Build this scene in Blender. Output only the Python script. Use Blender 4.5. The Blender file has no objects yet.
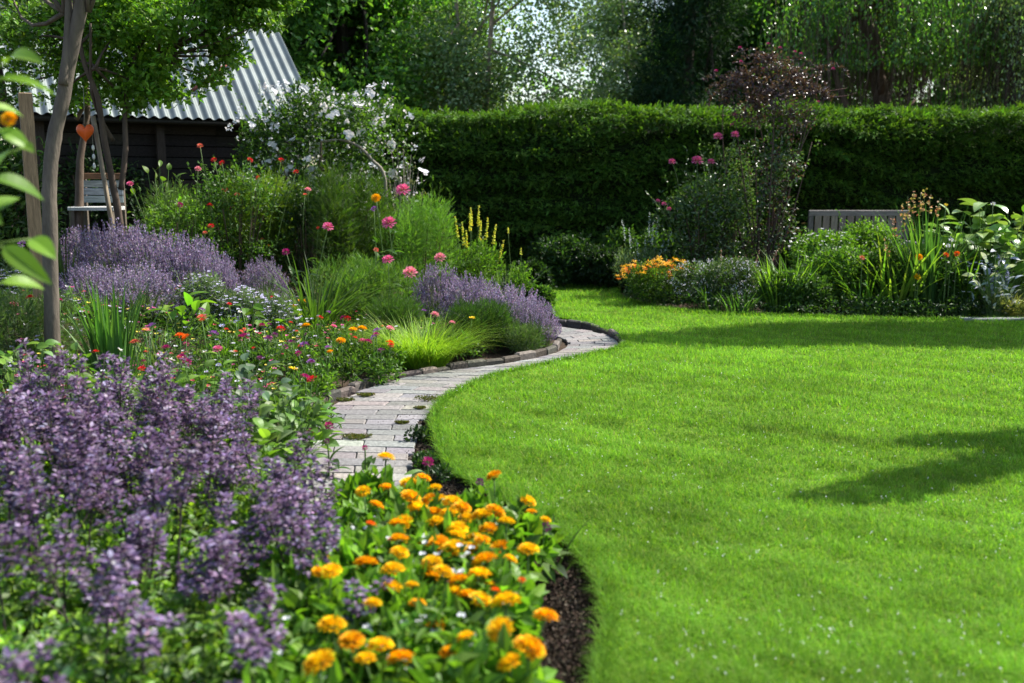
import bpy, math, random
import numpy as np
from mathutils import Vector

R = np.random.RandomState(7)
random.seed(7)
SC = bpy.context.scene
COL = SC.collection

# ------------------------------------------------------------------ camera, light, exposure
ALPHA = math.radians(8.9); F = 995.0; CH = 1.4
cam = bpy.data.objects.new('camera', bpy.data.cameras.new('camera'))
COL.objects.link(cam); SC.camera = cam
cam.location = (0, 0, CH); cam.rotation_euler = (math.radians(90) - ALPHA, 0, 0)
cam.data.sensor_width = 36; cam.data.lens = F * 36 / 1024
cam.data.clip_start = .05; cam.data.clip_end = 2000
cam.data.dof.use_dof = True; cam.data.dof.focus_distance = 7.0; cam.data.dof.aperture_fstop = 2.1

SUN_EL = 50.0; SUN_AZ = (0.88, 0.46)
w = bpy.data.worlds.new("World"); SC.world = w; w.use_nodes = True
nt = w.node_tree; bg = nt.nodes['Background']
sky = nt.nodes.new('ShaderNodeTexSky'); sky.sky_type = 'NISHITA'; sky.sun_disc = False
sky.sun_elevation = math.radians(SUN_EL); sky.sun_rotation = math.atan2(SUN_AZ[0], SUN_AZ[1])
sky.air_density = 1.2; sky.dust_density = 1.5
nt.links.new(sky.outputs[0], bg.inputs[0]); bg.inputs[1].default_value = 0.125
sl = bpy.data.lights.new('sun', 'SUN'); sl.energy = 5.0; sl.angle = math.radians(0.5); sl.color = (1, .95, .86)
so = bpy.data.objects.new('sun', sl); COL.objects.link(so)
ce = math.cos(math.radians(SUN_EL)); n_ = math.hypot(*SUN_AZ)
sdir = Vector((SUN_AZ[0]/n_*ce, SUN_AZ[1]/n_*ce, math.sin(math.radians(SUN_EL))))
so.rotation_euler = sdir.to_track_quat('Z', 'Y').to_euler(); so.location = (10, 6, 15)
SC.view_settings.view_transform = 'Standard'; SC.view_settings.look = 'None'
SC.view_settings.gamma = 1; SC.view_settings.use_curve_mapping = False
SC.view_settings.exposure = 1.05
SC.render.engine = 'CYCLES'
SC.cycles.max_bounces = 6; SC.cycles.diffuse_bounces = 3; SC.cycles.glossy_bounces = 2
SC.cycles.transmission_bounces = 3; SC.cycles.sample_clamp_indirect = 6
SC.cycles.use_denoising = True
SC.cycles.caustics_reflective = False; SC.cycles.caustics_refractive = False

# ------------------------------------------------------------------ placing helpers
CA, SA = math.cos(ALPHA), math.sin(ALPHA)
def sm(v):
    v = np.clip(v, 0, 1); return v*v*(3-2*v)
def zt(x, y):                                   # gentle rise of the beds to the left
    return .36*sm((-np.asarray(x, float)-1.2)/2.3)*sm((np.asarray(y, float)-5.2)/2.5)
def G(px, py, h=0.0):
    v = (py-341.5)/F; t = (CH-h)/(SA+v*CA)
    return ((px-512)/F*t, t*(CA-v*SA))
def atx(px, y, z=0.4): return (px-512)/F*(y*CA+(CH-z)*SA)
def hz(py, y): return CH - y*math.tan(ALPHA+math.atan((py-341.5)/F))
def spline(pts, n=8, closed=False):
    p = np.array(pts, float); out = []
    m = len(p)
    for i in range(m-1):
        p0, p1, p2, p3 = p[max(i-1, 0)], p[i], p[i+1], p[min(i+2, m-1)]
        for k in range(n):
            t = k/n
            out.append(.5*((2*p1)+(-p0+p2)*t+(2*p0-5*p1+4*p2-p3)*t*t+(-p0+3*p1-3*p2+p3)*t**3))
    out.append(p[-1]); return np.array(out)
def inside(poly, x, y):
    c = np.zeros(len(x), bool); n = len(poly); j = n-1
    for i in range(n):
        xi, yi = poly[i]; xj, yj = poly[j]
        if yi != yj:
            c ^= ((yi > y) != (yj > y)) & (x < (xj-xi)*(y-yi)/(yj-yi)+xi)
        j = i
    return c
_nd = np.random.RandomState(3).normal(size=(14, 3))
_np = np.random.RandomState(4).uniform(0, 6.28, 14)
def noise(p, s):                                # smooth pseudo noise, about -1..1
    q = np.asarray(p)*s
    if q.shape[1] == 2: q = np.c_[q, np.zeros(len(q))]
    a = np.sin(q@_nd.T+_np); return (a[:, :7]*a[:, 7:]).sum(1)/2.0
def unit(v):
    v = np.asarray(v, float); return v/np.maximum(np.linalg.norm(v, axis=-1, keepdims=True), 1e-9)

# ------------------------------------------------------------------ materials
MATS = {}
def nmat(name, build):
    if name in MATS: return MATS[name]
    m = bpy.data.materials.new(name); m.use_nodes = True
    t = m.node_tree; b = t.nodes['Principled BSDF']; build(t, b); MATS[name] = m; return m
def attr(t):
    a = t.nodes.new('ShaderNodeAttribute'); a.attribute_name = 'tint'; return a
def leafmat(name, trans, rough, spec, hue=(1.25, 1.35, .45), var=.25):
    def f(t, b):
        a = attr(t)
        oi = t.nodes.new('ShaderNodeObjectInfo')
        hs = t.nodes.new('ShaderNodeHueSaturation')
        mr = t.nodes.new('ShaderNodeMapRange'); mr.inputs[3].default_value = 1-var; mr.inputs[4].default_value = 1+var
        t.links.new(oi.outputs['Random'], mr.inputs[0]); t.links.new(mr.outputs[0], hs.inputs['Value'])
        t.links.new(a.outputs['Color'], hs.inputs['Color'])
        t.links.new(hs.outputs[0], b.inputs['Base Color'])
        b.inputs['Roughness'].default_value = rough; b.inputs['Specular IOR Level'].default_value = spec
        tr = t.nodes.new('ShaderNodeBsdfTranslucent')
        mx = t.nodes.new('ShaderNodeMix'); mx.data_type = 'RGBA'; mx.blend_type = 'MULTIPLY'
        mx.inputs[0].default_value = 1; mx.inputs[7].default_value = (*hue, 1)
        t.links.new(hs.outputs[0], mx.inputs[6]); t.links.new(mx.outputs[2], tr.inputs[0])
        ms = t.nodes.new('ShaderNodeMixShader'); ms.inputs[0].default_value = trans
        out = t.nodes['Material Output']
        t.links.new(b.outputs[0], ms.inputs[1]); t.links.new(tr.outputs[0], ms.inputs[2])
        t.links.new(ms.outputs[0], out.inputs[0])
    return nmat(name, f)
def surfmat(name, rough=.8, spec=.3, scale=30, amt=.35, bump=.3, metal=0, stretch=(1, 1, 1), use_tint=True, color=(.3, .3, .3)):
    def f(t, b):
        tc = t.nodes.new('ShaderNodeTexCoord'); mp = t.nodes.new('ShaderNodeMapping')
        mp.inputs['Scale'].default_value = stretch
        t.links.new(tc.outputs['Object'], mp.inputs[0])
        n = t.nodes.new('ShaderNodeTexNoise'); n.inputs['Scale'].default_value = scale; n.inputs['Detail'].default_value = 6
        n.inputs['Roughness'].default_value = .65
        t.links.new(mp.outputs[0], n.inputs[0])
        mr = t.nodes.new('ShaderNodeMapRange'); mr.inputs[1].default_value = .3; mr.inputs[2].default_value = .7
        mr.inputs[3].default_value = 1-amt; mr.inputs[4].default_value = 1+amt
        t.links.new(n.outputs[0], mr.inputs[0])
        mx = t.nodes.new('ShaderNodeVectorMath'); mx.operation = 'SCALE'
        if use_tint: t.links.new(attr(t).outputs['Color'], mx.inputs[0])
        else: mx.inputs[0].default_value = color
        t.links.new(mr.outputs[0], mx.inputs['Scale']); t.links.new(mx.outputs[0], b.inputs['Base Color'])
        b.inputs['Roughness'].default_value = rough; b.inputs['Specular IOR Level'].default_value = spec
        b.inputs['Metallic'].default_value = metal
        bp = t.nodes.new('ShaderNodeBump'); bp.inputs['Strength'].default_value = bump; bp.inputs['Distance'].default_value = .02
        t.links.new(n.outputs[0], bp.inputs['Height']); t.links.new(bp.outputs[0], b.inputs['Normal'])
    return nmat(name, f)
LEAF = leafmat('leaf', .48, .45, .35)
GLOSSY = leafmat('glossy_leaf', .30, .28, .6)
FAR = leafmat('far_leaf', .55, .45, .4, var=.15)
SHEEN = leafmat('sheen_leaf', .42, .3, .7, var=.15)
GRASS = leafmat('grass_blade', .5, .6, .08, (1.2, 1.3, .4), var=0)
NEEDLE = leafmat('needle', .25, .65, .08)
PETAL = leafmat('petal', .35, .55, .2, (1.1, 1.0, .9), var=.08)
STEM = surfmat('stem_green', .6, .3, 60, .2, .1)
BARK = surfmat('bark', .85, .2, 18, .35, .6, stretch=(1, 1, .25))
WOOD = surfmat('weathered_wood', .8, .25, 14, .35, .4, stretch=(4, 4, .5))
WOODX = surfmat('weathered_board', .8, .25, 14, .35, .4, stretch=(.5, 4, 4))
METAL = surfmat('corrugated_metal', .42, .5, 3, .22, .05, metal=.35, stretch=(1, 1, 1))
STONE = surfmat('stone', .85, .25, 40, .35, .5)
SOIL = surfmat('soil', .95, .15, 22, .5, 1.0)

# ------------------------------------------------------------------ mesh builder
class MB:
    def __init__(s): s.v = []; s.f = []; s.c = []; s.m = []; s.mats = []; s.n = 0; s.sm = []
    def add(s, v, f, c, mat, smooth=False):
        v = np.asarray(v, np.float32).reshape(-1, 3); f = np.asarray(f, np.int32).reshape(-1, 3)
        c = np.asarray(c, np.float32)
        if c.ndim == 1: c = np.tile(c, (len(v), 1))
        if mat not in s.mats: s.mats.append(mat)
        s.v.append(v); s.f.append(f+s.n); s.c.append(c[:, :3]); s.n += len(v)
        s.m.append(np.full(len(f), s.mats.index(mat), np.int32)); s.sm.append(np.full(len(f), smooth))
    def scatter(s, T, pos, axis, nrm, L, W, col, mat):
        tv, tf = T; pos = np.asarray(pos, float); N = len(pos)
        if N == 0: return
        Y = unit(axis); X = np.cross(Y, nrm); bad = np.linalg.norm(X, axis=1) < 1e-4
        X[bad] = np.cross(Y[bad], [1, .3, .2]); X = unit(X); Z = np.cross(X, Y)
        L = np.broadcast_to(L, (N,)); W = np.broadcast_to(W, (N,))
        v = (pos[:, None]+X[:, None]*(tv[None, :, 0:1]*W[:, None, None])+Y[:, None]*(tv[None, :, 1:2]*L[:, None, None])
             +Z[:, None]*(tv[None, :, 2:3]*L[:, None, None]))
        f = tf[None]+(np.arange(N)*len(tv))[:, None, None]
        col = np.broadcast_to(col, (N, 3)); c = np.repeat(col[:, None], len(tv), 1)
        s.add(v.reshape(-1, 3), f.reshape(-1, 3), c.reshape(-1, 3), mat)
    def mesh(s, name):
        me = bpy.data.meshes.new(name)
        v = np.concatenate(s.v); f = np.concatenate(s.f); c = np.concatenate(s.c)
        me.vertices.add(len(v)); me.vertices.foreach_set('co', v.ravel())
        me.loops.add(len(f)*3); me.loops.foreach_set('vertex_index', f.ravel())
        me.polygons.add(len(f)); me.polygons.foreach_set('loop_start', np.arange(0, len(f)*3, 3, dtype=np.int32))
        me.polygons.foreach_set('material_index', np.concatenate(s.m))
        me.polygons.foreach_set('use_smooth', np.concatenate(s.sm))
        a = me.color_attributes.new('tint', 'FLOAT_COLOR', 'POINT')
        a.data.foreach_set('color', np.c_[c, np.ones(len(c))].astype(np.float32).ravel())
        for m in s.mats: me.materials.append(m)
        me.update(calc_edges=True); me.validate()
        return me
    def build(s, name, parent=None, loc=None):
        return link(name, s.mesh(name), parent, loc)
def link(name, me, parent=None, loc=None, rz=0, sc=None):
    o = bpy.data.objects.new(name, me); COL.objects.link(o)
    if parent is not None: o.parent = parent
    if loc is not None: o.location = loc
    o.rotation_euler = (0, 0, rz)
    if sc is not None: o.scale = sc if hasattr(sc, '__len__') else (sc, sc, sc)
    return o
LAB = {}
def tag(o, label=None, cat=None, group=None, kind=None):
    if label: o['label'] = label
    if cat: o['category'] = cat
    if group: o['group'] = group
    if kind: o['kind'] = kind
    return o
def thing(name, label, cat, loc, rz=0, group=None, sc=None):
    o = link(name, None, None, loc, rz, sc); o.empty_display_size = .1
    return tag(o, label, cat, group)

def T(v, f): return np.array(v, float), np.array(f, int)
QUAD = T([(0, 0, 0), (-.5, .5, .06), (0, 1, -.04), (.5, .5, .06)], [(0, 2, 1), (0, 3, 2)])
LEAFT = T([(0, 0, 0), (-.42, .3, .08), (-.36, .66, .05), (0, 1, -.12), (.36, .66, .05), (.42, .3, .08), (0, .5, 0)],
          [(0, 6, 1), (1, 6, 2), (2, 6, 3), (3, 6, 4), (4, 6, 5), (5, 6, 0)])
_bv, _bf = [], []
for i in range(9):                                # big leaf, veined fold and droop
    t = i/8; wd = .5*math.sin(math.pi*min(1, t**.8))**.8 if 0 < t < 1 else .01
    z = .25*t-.45*t*t
    _bv += [(-wd, t, z+.12*wd), (0, t, z), (wd, t, z+.12*wd)]
for i in range(8):
    a = i*3
    for k in (0, 1): _bf += [(a+k, a+k+1, a+k+4), (a+k, a+k+4, a+k+3)]
BIG = T(_bv, _bf)
PET = T([(0, 0, 0), (-.5, .7, .1), (0, 1, .05), (.5, .7, .1)], [(0, 2, 1), (0, 3, 2)])
def sprig_t(n, spread=.5, lw=.16):
    v, f = [], []
    for i in range(n):
        t = i/(n-1); s = -1 if i % 2 else 1
        b = np.array([0, t*.75, .02*s]); a = unit(np.array([s*spread*(1.1-t), .6+.5*t, .15*math.sin(i*2.1)]))
        if i == n-1: a = np.array([0, 1, .0])
        l = .42-.12*t; x = np.array([a[1], -a[0], 0])*lw
        k = len(v); v += [b, b+a*l*.5+x*.5+np.array([0, 0, .03]), b+a*l, b+a*l*.5-x*.5]
        f += [(k, k+2, k+1), (k, k+3, k+2)]
    return T(v, f)
SPRIG = sprig_t(6); FEATHER = sprig_t(9, .7, .06)
def pal(cols, n, var=.18, rs=R):
    c = np.array(cols, float)[rs.randint(len(cols), size=n)]
    return np.clip(c*np.exp(rs.normal(0, var, (n, 1)))*np.exp(rs.normal(0, var*.35, (n, 3))), .002, .95)
def rnd_dir(n): return unit(R.normal(size=(n, 3)))

def tube(mb, pts, rad, col, mat, seg=7, rough=0):
    p = np.array(pts, float); n = len(p); rad = np.broadcast_to(rad, (n,)).astype(float)
    d = np.gradient(p, axis=0); d = unit(d)
    ref = np.array([0, 0, 1.]) if abs(d[0, 2]) < .9 else np.array([1., 0, 0])
    x = unit(np.cross(d, ref)); y = np.cross(d, x)
    a = np.linspace(0, 2*np.pi, seg, endpoint=False)
    rr = rad[:, None]*(1+rough*R.normal(size=(n, seg)))
    v = p[:, None]+x[:, None]*(np.cos(a)[None, :, None]*rr[..., None])+y[:, None]*(np.sin(a)[None, :, None]*rr[..., None])
    f = []
    for i in range(n-1):
        for k in range(seg):
            k2 = (k+1) % seg; A = i*seg+k; B = i*seg+k2; C_ = (i+1)*seg+k2; D = (i+1)*seg+k
            f += [(A, B, C_), (A, C_, D)]
    v = v.reshape(-1, 3); v = np.r_[v, p[:1], p[-1:]]; N = n*seg
    for k in range(seg):
        k2 = (k+1) % seg; f += [(N, k2, k), (N+1, (n-1)*seg+k, (n-1)*seg+k2)]
    mb.add(v, f, col, mat, True)
def curve3(a, b, bend=.1, n=6):
    a, b = np.array(a, float), np.array(b, float); L = np.linalg.norm(b-a)
    m = (a+b)/2+R.normal(0, bend*L, 3); t = np.linspace(0, 1, n)[:, None]
    return a*(1-t)**2+2*m*t*(1-t)+b*t*t
def ribbons(mb, base, tips, w, col, mat, mid=None, K=3):
    """thin two-sided stems as crossed ribbons would be heavy: 3-sided tubes, K rings"""
    base = np.asarray(base, float); tips = np.asarray(tips, float); N = len(base)
    if mid is None: mid = (base+tips)/2
    t = np.linspace(0, 1, K)[None, :, None]
    p = base[:, None]*(1-t)**2+2*mid[:, None]*t*(1-t)+tips[:, None]*t*t
    ang = R.uniform(0, 6.28, N)[:, None]+np.array([0, 2.09, 4.19])[None]
    o = np.stack([np.cos(ang), np.sin(ang), np.zeros_like(ang)], -1)*np.broadcast_to(w, (N,))[:, None, None]
    v = p[:, :, None]+o[:, None]*np.linspace(1, .6, K)[None, :, None, None]
    f = []
    for i in range(K-1):
        for k in range(3):
            k2 = (k+1) % 3; A, B, C_, D = i*3+k, i*3+k2, (i+1)*3+k2, (i+1)*3+k
            f += [(A, B, C_), (A, C_, D)]
    f = np.array(f)[None]+(np.arange(N)*K*3)[:, None, None]
    c = np.repeat(np.broadcast_to(col, (N, 3))[:, None], K*3, 1).reshape(-1, 3)
    mb.add(v.reshape(-1, 3), f.reshape(-1, 3), c, mat)
def blades(mb, base, az, H, lean, bend, W, col, mat, K=6, taper=1.6):
    N = len(base); t = np.linspace(0, 1, K)
    H = np.broadcast_to(H, (N,)); d = np.stack([np.cos(az), np.sin(az), np.zeros(N)], -1)
    lean = np.broadcast_to(lean, (N,)); bend = np.broadcast_to(bend, (N,)); W = np.broadcast_to(W, (N,))
    hor = (lean[:, None]*t+bend[:, None]*t**2.2)*H[:, None]
    ver = (t[None]*1.0-bend[:, None]*.55*t**3)*H[:, None]
    p = np.asarray(base)[:, None]+d[:, None]*hor[..., None]; p[..., 2] += ver
    sd = np.stack([-np.sin(az), np.cos(az), np.zeros(N)], -1)
    ww = W[:, None]*(1-t[None]**taper)*.5*(.6+.4*np.minimum(1, t*4))[None]
    a = p-sd[:, None]*ww[..., None]; b = p+sd[:, None]*ww[..., None]
    c3 = p+d[:, None]*(ww*.35)[..., None]
    v = np.stack([a, c3, b], 2).reshape(N, -1, 3); f = []
    for i in range(K-1):
        for k in (0, 1): f += [(i*3+k, i*3+k+1, i*3+k+4), (i*3+k, i*3+k+4, i*3+k+3)]
    f = np.array(f)[None]+(np.arange(N)*K*3)[:, None, None]
    c = np.repeat(np.broadcast_to(col, (N, 3))[:, None], K*3, 1).reshape(-1, 3)
    mb.add(v.reshape(-1, 3), f.reshape(-1, 3), c, mat)
def box(mb, c, s, col, mat, M=None, bev=0.0):
    """box centred at c with size s, optional 3x3 axes M; bev chamfers the top rim"""
    x, y, z = [k/2 for k in s]
    if bev > 0:
        b = bev; v = []
        for zz, e in ((-z, 0), (z-b, 0), (z, b)):
            v += [(-x+e, -y+e, zz), (x-e, -y+e, zz), (x-e, y-e, zz), (-x+e, y-e, zz)]
        f = [(0, 2, 1), (0, 3, 2), (8, 9, 10), (8, 10, 11)]
        for i in (0, 4):
            for k in range(4):
                k2 = (k+1) % 4; f += [(i+k, i+k2, i+4+k2), (i+k, i+4+k2, i+4+k)]
    else:
        v = [(i, j, k) for k in (-z, z) for i, j in ((-x, -y), (x, -y), (x, y), (-x, y))]
        f = [(0, 2, 1), (0, 3, 2), (4, 5, 6), (4, 6, 7)]
        for k in range(4):
            k2 = (k+1) % 4; f += [(k, k2, 4+k2), (k, 4+k2, 4+k)]
    v = np.array(v, float)
    if M is not None: v = v@np.array(M, float)
    mb.add(v+np.array(c, float), f, col, mat)
def rotz(a): return np.array([[math.cos(a), math.sin(a), 0], [-math.sin(a), math.cos(a), 0], [0, 0, 1]])

# ------------------------------------------------------------------ SETTING: ground, lawn, path
soilc = (.052, .036, .024)
gx = np.r_[-300, -120, -50, -25, np.arange(-12, 14.01, .25), 25, 50, 120, 300]
gy = np.r_[-60, -20, -5, np.arange(0, 18.01, .25), 24, 35, 60, 120, 400]
X, Y = np.meshgrid(gx, gy); P = np.stack([X.ravel(), Y.ravel()], 1)
Z = zt(P[:, 0], P[:, 1])-.002+noise(P, 6)*.004*(np.abs(P[:, 0]) < 12)
nx, ny = len(gx), len(gy); i = np.arange((ny-1)*(nx-1)); r = i//(nx-1); c_ = i % (nx-1); a = r*nx+c_
mb = MB(); mb.add(np.c_[P, Z], np.concatenate([np.c_[a, a+1, a+nx+1], np.c_[a, a+nx+1, a+nx]]), soilc, SOIL, True)
tag(mb.build('ground'), kind='structure')

LE = [(575, 1100), (588, 760), (596, 690), (604, 645), (602, 610), (588, 580), (562, 550), (520, 520), (478, 497), (452, 478), (438, 455),
      (432, 430), (438, 412), (460, 396), (500, 380), (548, 369), (592, 360), (620, 353), (623, 346), (604, 334), (575, 326), (556, 320), (547, 300), (541, 287)]
lawn_left = [G(*p) for p in LE]
BE = [(619, 290), (616, 298), (640, 308), (700, 317), (800, 321), (900, 324), (1024, 325), (1200, 325)]
bed_front = [G(*p) for p in BE]
lawn = list(map(tuple, spline(lawn_left, 6)))+[(.9, 13.7), (1.45, 13.6)]+list(map(tuple, spline(bed_front, 5)))+[(12, 10), (12, -1), (.2, -1)]
lawn = np.array(lawn)
from mathutils.geometry import tessellate_polygon
tris = tessellate_polygon([[Vector((x, y, 0)) for x, y in lawn]])
n = len(lawn); LZ = .045
mb = MB(); mb.add(np.c_[lawn, np.full(n, LZ)], [t if np.cross(lawn[t[1]]-lawn[t[0]], lawn[t[2]]-lawn[t[0]]) > 0 else t[::-1] for t in tris], (.09, .16, .012),
                  surfmat('lawn_turf', .9, .1, 9, .3, .4))
sv = np.r_[np.c_[lawn, np.full(n, LZ)], np.c_[lawn+R.normal(0, .006, (n, 2)), np.full(n, -.02)]]; sf = []
for k in range(n):
    k2 = (k+1) % n; sf += [(k, k2, n+k2), (k, n+k2, n+k)]
mb.add(sv, sf, (.03, .021, .014), SOIL)
tag(mb.build('lawn'), kind='structure')

def grass_field():
    N = 520000
    y = np.exp(R.uniform(math.log(2.2), math.log(14.2), N)); x = (R.uniform(-.12, .85, N))*(y+.35)
    k = inside(lawn, x, y); x, y = x[k], y[k]; N = len(x)
    p2 = np.c_[x, y]; nn = noise(p2, 2.2)*.4+noise(p2, 9)*.7
    d = y/2.6
    H = (.030+.012*R.rand(N))*(1+.35*nn)*(1+.10*(d-1)); H = np.clip(H, .014, .09)
    W = .0026*d**.8*(.8+.5*R.rand(N))
    col = pal([(.145, .295, .032), (.175, .34, .04), (.115, .255, .026), (.23, .39, .055)], N, .15)
    col *= np.clip(1+.16*noise(p2, 1.1)[:, None]+.15*noise(p2, 6)[:, None]+.10*noise(p2, 17)[:, None], .4, 1.7)
    col[R.rand(N) < .03] = (.32, .33, .12)
    mb = MB()
    az = R.uniform(0, 6.28, N)
    blades(mb, np.c_[x, y, np.full(N, LZ-.004)], az, H, R.uniform(.1, .7, N), R.uniform(0, .9, N), W, np.clip(col, .01, .6), GRASS, K=3, taper=1.4)
    # untidy longer fringe along the cut edge
    e = spline(lawn_left, 60); e = e[(e[:, 1] > 2)]; M = 9000
    s = e[R.randint(len(e), size=M)]+R.normal(0, .012, (M, 2))+np.array([.012, 0])
    blades(mb, np.c_[s, np.full(M, LZ-.01)], R.uniform(0, 6.28, M), R.uniform(.03, .075, M), .4, R.uniform(.2, 1, M), .003*np.maximum(1, s[:, 1]/3),
           pal([(.10, .22, .02), (.14, .27, .03)], M), GRASS, K=4)
    be = spline(bed_front, 40); M = 5000; s = be[R.randint(len(be), size=M)]+R.normal(0, .02, (M, 2))
    blades(mb, np.c_[s, np.full(M, LZ-.01)], R.uniform(0, 6.28, M), R.uniform(.04, .09, M), .3, R.uniform(.2, 1, M), .006, pal([(.10, .22, .02)], M), GRASS, K=3)
    return tag(mb.build('grass'), 'bright green mown grass of the curving lawn', 'grass', kind='stuff')
grass_field()
# tiny white clover heads and pale dew-caught clippings
N = 1700; y = np.exp(R.uniform(math.log(2.3), math.log(8), N)); x = R.uniform(-.1, .58, N)*(y+.3)
k = inside(lawn, x, y) & (noise(np.c_[x, y], 1.5)*.7+noise(np.c_[x, y], 6)*.8+R.rand(N)*1.3 > .5); x, y = x[k], y[k]; N = len(x); mb = MB()
for j in range(3):
    mb.scatter(PET, np.c_[x, y, np.full(N, .078)+.01*R.rand(N)], rnd_dir(N)*[1, 1, .4], rnd_dir(N)+[0, 0, 1.5], (.0022+.0048*R.rand(N)**2)*(.8+.12*y), .004, (.8, .82, .8), PETAL)
tag(mb.build('clover_blossom'), 'tiny white clover petals scattered over the lawn', 'clover', kind='stuff')

PL = [(285, 640), (290, 560), (302, 490), (312, 445), (328, 412), (385, 386), (450, 374), (510, 366), (552, 357), (568, 348), (560, 340), (528, 336)]
PR = [(395, 640), (402, 560), (410, 490), (415, 448), (432, 412), (470, 389), (520, 374), (570, 363), (603, 356), (618, 347), (600, 335.5), (545, 327.5)]
Lc = spline([G(*p) for p in PL], 14); Rc = spline([G(*p) for p in PR], 14)
mb = MB(); n = len(Lc)
v = np.r_[np.c_[Lc, np.full(n, .012)], np.c_[Rc, np.full(n, .012)]]
f = []
for k in range(n-1): f += [(k, n+k, n+k+1), (k, n+k+1, k+1)]
mb.add(v, f, (.09, .082, .07), SOIL)
mid = (Lc+Rc)/2; seg = np.linalg.norm(np.diff(mid, axis=0), axis=1); S = np.r_[0, np.cumsum(seg)]
row = .125; nr = int(S[-1]/row); rowi = 0
for r_ in range(nr):
    s0, s1 = r_*row+.0028, (r_+1)*row-.0028
    def at_s(s):
        return (np.array([np.interp(s, S, Lc[:, 0]), np.interp(s, S, Lc[:, 1])]), np.array([np.interp(s, S, Rc[:, 0]), np.interp(s, S, Rc[:, 1])]))
    A0, B0 = at_s(s0); A1, B1 = at_s(s1); wd = np.linalg.norm(B0-A0); nb = max(2, round(wd/.30)); off = (.5 if r_ % 2 else 0)+R.uniform(-.08, .08)
    edges = np.clip((np.arange(nb+2)-off)/nb, -.015, 1.015)
    g = .003/wd
    for k in range(nb+1):
        u0, u1 = edges[k]+g, edges[k+1]-g
        if u1-u0 < .06: continue
        q = [A0+(B0-A0)*u0, A0+(B0-A0)*u1, A1+(B1-A1)*u1, A1+(B1-A1)*u0]
        cq = sum(q)/4; z = .028+R.uniform(-.002, .002); tl = R.uniform(-.0015, .0015, 4)
        vv = [(*p, .005) for p in q]+[(*p, z-.005+t) for p, t in zip(q, tl)]+[(*(p+(cq-p)*.035), z+t) for p, t in zip(q, tl)]
        ff = [(8, 9, 10), (8, 10, 11)]
        for i_ in (0, 4):
            for m_ in range(4):
                m2 = (m_+1) % 4; ff += [(i_+m_, i_+m2, i_+4+m2), (i_+m_, i_+4+m2, i_+4+m_)]
        mb.add(vv, ff, pal([(.20, .19, .185), (.165, .158, .155), (.24, .225, .21), (.185, .175, .17)], 1, .10)[0], STONE)
tag(mb.build('path'), kind='structure')

def edging(name, pts, label, step=.17, h=.065, wd=.055, cols=((.10, .085, .07), (.065, .055, .045), (.14, .125, .105)), z=0):
    c = spline(pts, 20); s = np.r_[0, np.cumsum(np.linalg.norm(np.diff(c, axis=0), axis=1))]; mb = MB(); k = 0
    while k < s[-1]-.05:
        L = step*R.uniform(.7, 1.3); m = min(k+L/2, s[-1]); x, y = np.interp(m, s, c[:, 0]), np.interp(m, s, c[:, 1])
        x2, y2 = np.interp(m+.02, s, c[:, 0]), np.interp(m+.02, s, c[:, 1]); a = math.atan2(y2-y, x2-x) if m+.02 < s[-1] else a
        hh = h*R.uniform(.8, 1.2)
        box(mb, (x, y, z+hh/2-.01), (L*.95, wd*R.uniform(.85, 1.2), hh), pal(cols, 1, .15)[0], STONE, rotz(a+R.normal(0, .06)), bev=.012); k += L
    return tag(mb.build(name), label, 'edging')
off = np.array([-.05, .03])
edging('stone_edging', [np.array(G(*p))+off for p in [(300, 455), (322, 412), (345, 399), (383, 385), (420, 379), (470, 370), (520, 363), (556, 353), (564, 345)]],
       'low rough stone edging between the flower bed and the brick path')
edging('stone_edging', [G(*p) for p in [(624, 349), (619, 343), (604, 334.5), (580, 328), (545, 325)]],
       'short curved dark stone edging at the far bend of the path', h=.08, cols=((.07, .065, .06), (.10, .09, .08)))
pv = MB(); x0 = atx(958, 10.1, 0)
for k in range(5): box(pv, (x0+.3+k*.61, 10.03, .055), (.6, .12, .035), pal([(.22, .22, .22)], 1, .06)[0], STONE, bev=.006)
tag(pv.build('stone_edging'), 'pale straight stone slab edging at the front of the right bed', 'edging')

# soil crumbs on the bare bed edge beside the lawn
mb = MB(); e = spline(lawn_left, 60); e = e[(e[:, 1] > 2.2) & (e[:, 1] < 6.5)]; M = 16000
s = e[R.randint(len(e), size=M)]; off = np.abs(R.normal(0, .13, M)); s = s-np.c_[off, np.zeros(M)]
for j in range(4):
    mb.scatter(PET, np.c_[s, R.uniform(0, .02, M)], rnd_dir(M), rnd_dir(M), R.uniform(.003, .016, M), R.uniform(.003, .014, M), pal([(.06, .042, .03), (.035, .025, .018), (.09, .07, .052)], M, .2), SOIL)
tag(mb.build('soil'), 'dark crumbly soil exposed beside the lawn edge', 'soil', kind='stuff')

# ------------------------------------------------------------------ foliage builders
G_MID = [(.055, .12, .02), (.075, .15, .025), (.045, .10, .02)]
G_BRI = [(.10, .20, .022), (.13, .24, .03), (.08, .17, .02)]
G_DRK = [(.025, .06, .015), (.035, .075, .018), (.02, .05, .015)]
G_GRY = [(.10, .15, .08), (.12, .17, .10), (.08, .13, .06)]
def cloud(blobs, n, shell=.55, gap=.0, s=3.0):
    """points in a union of ellipsoids [(cx,cy,cz,rx,ry,rz)], biased to their shells; returns pos, outward"""
    b = np.array(blobs, float); vol = (b[:, 3]*b[:, 4]*b[:, 5])**.75; i = R.choice(len(b), n, p=vol/vol.sum())
    d = rnd_dir(n); r = (shell+(1-shell)*R.rand(n))**.7*(1+.12*noise(d*1.0+i[:, None], 3)); p = b[i, :3]+d*b[i, 3:6]*r[:, None]
    if gap: k = noise(p, s)+R.normal(0, .25, n) > gap-1; p, d, i = p[k], d[k], i[k]
    return p, unit(d/b[i, 3:6]*b[i, 3:6].mean(1, keepdims=True)), i
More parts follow.
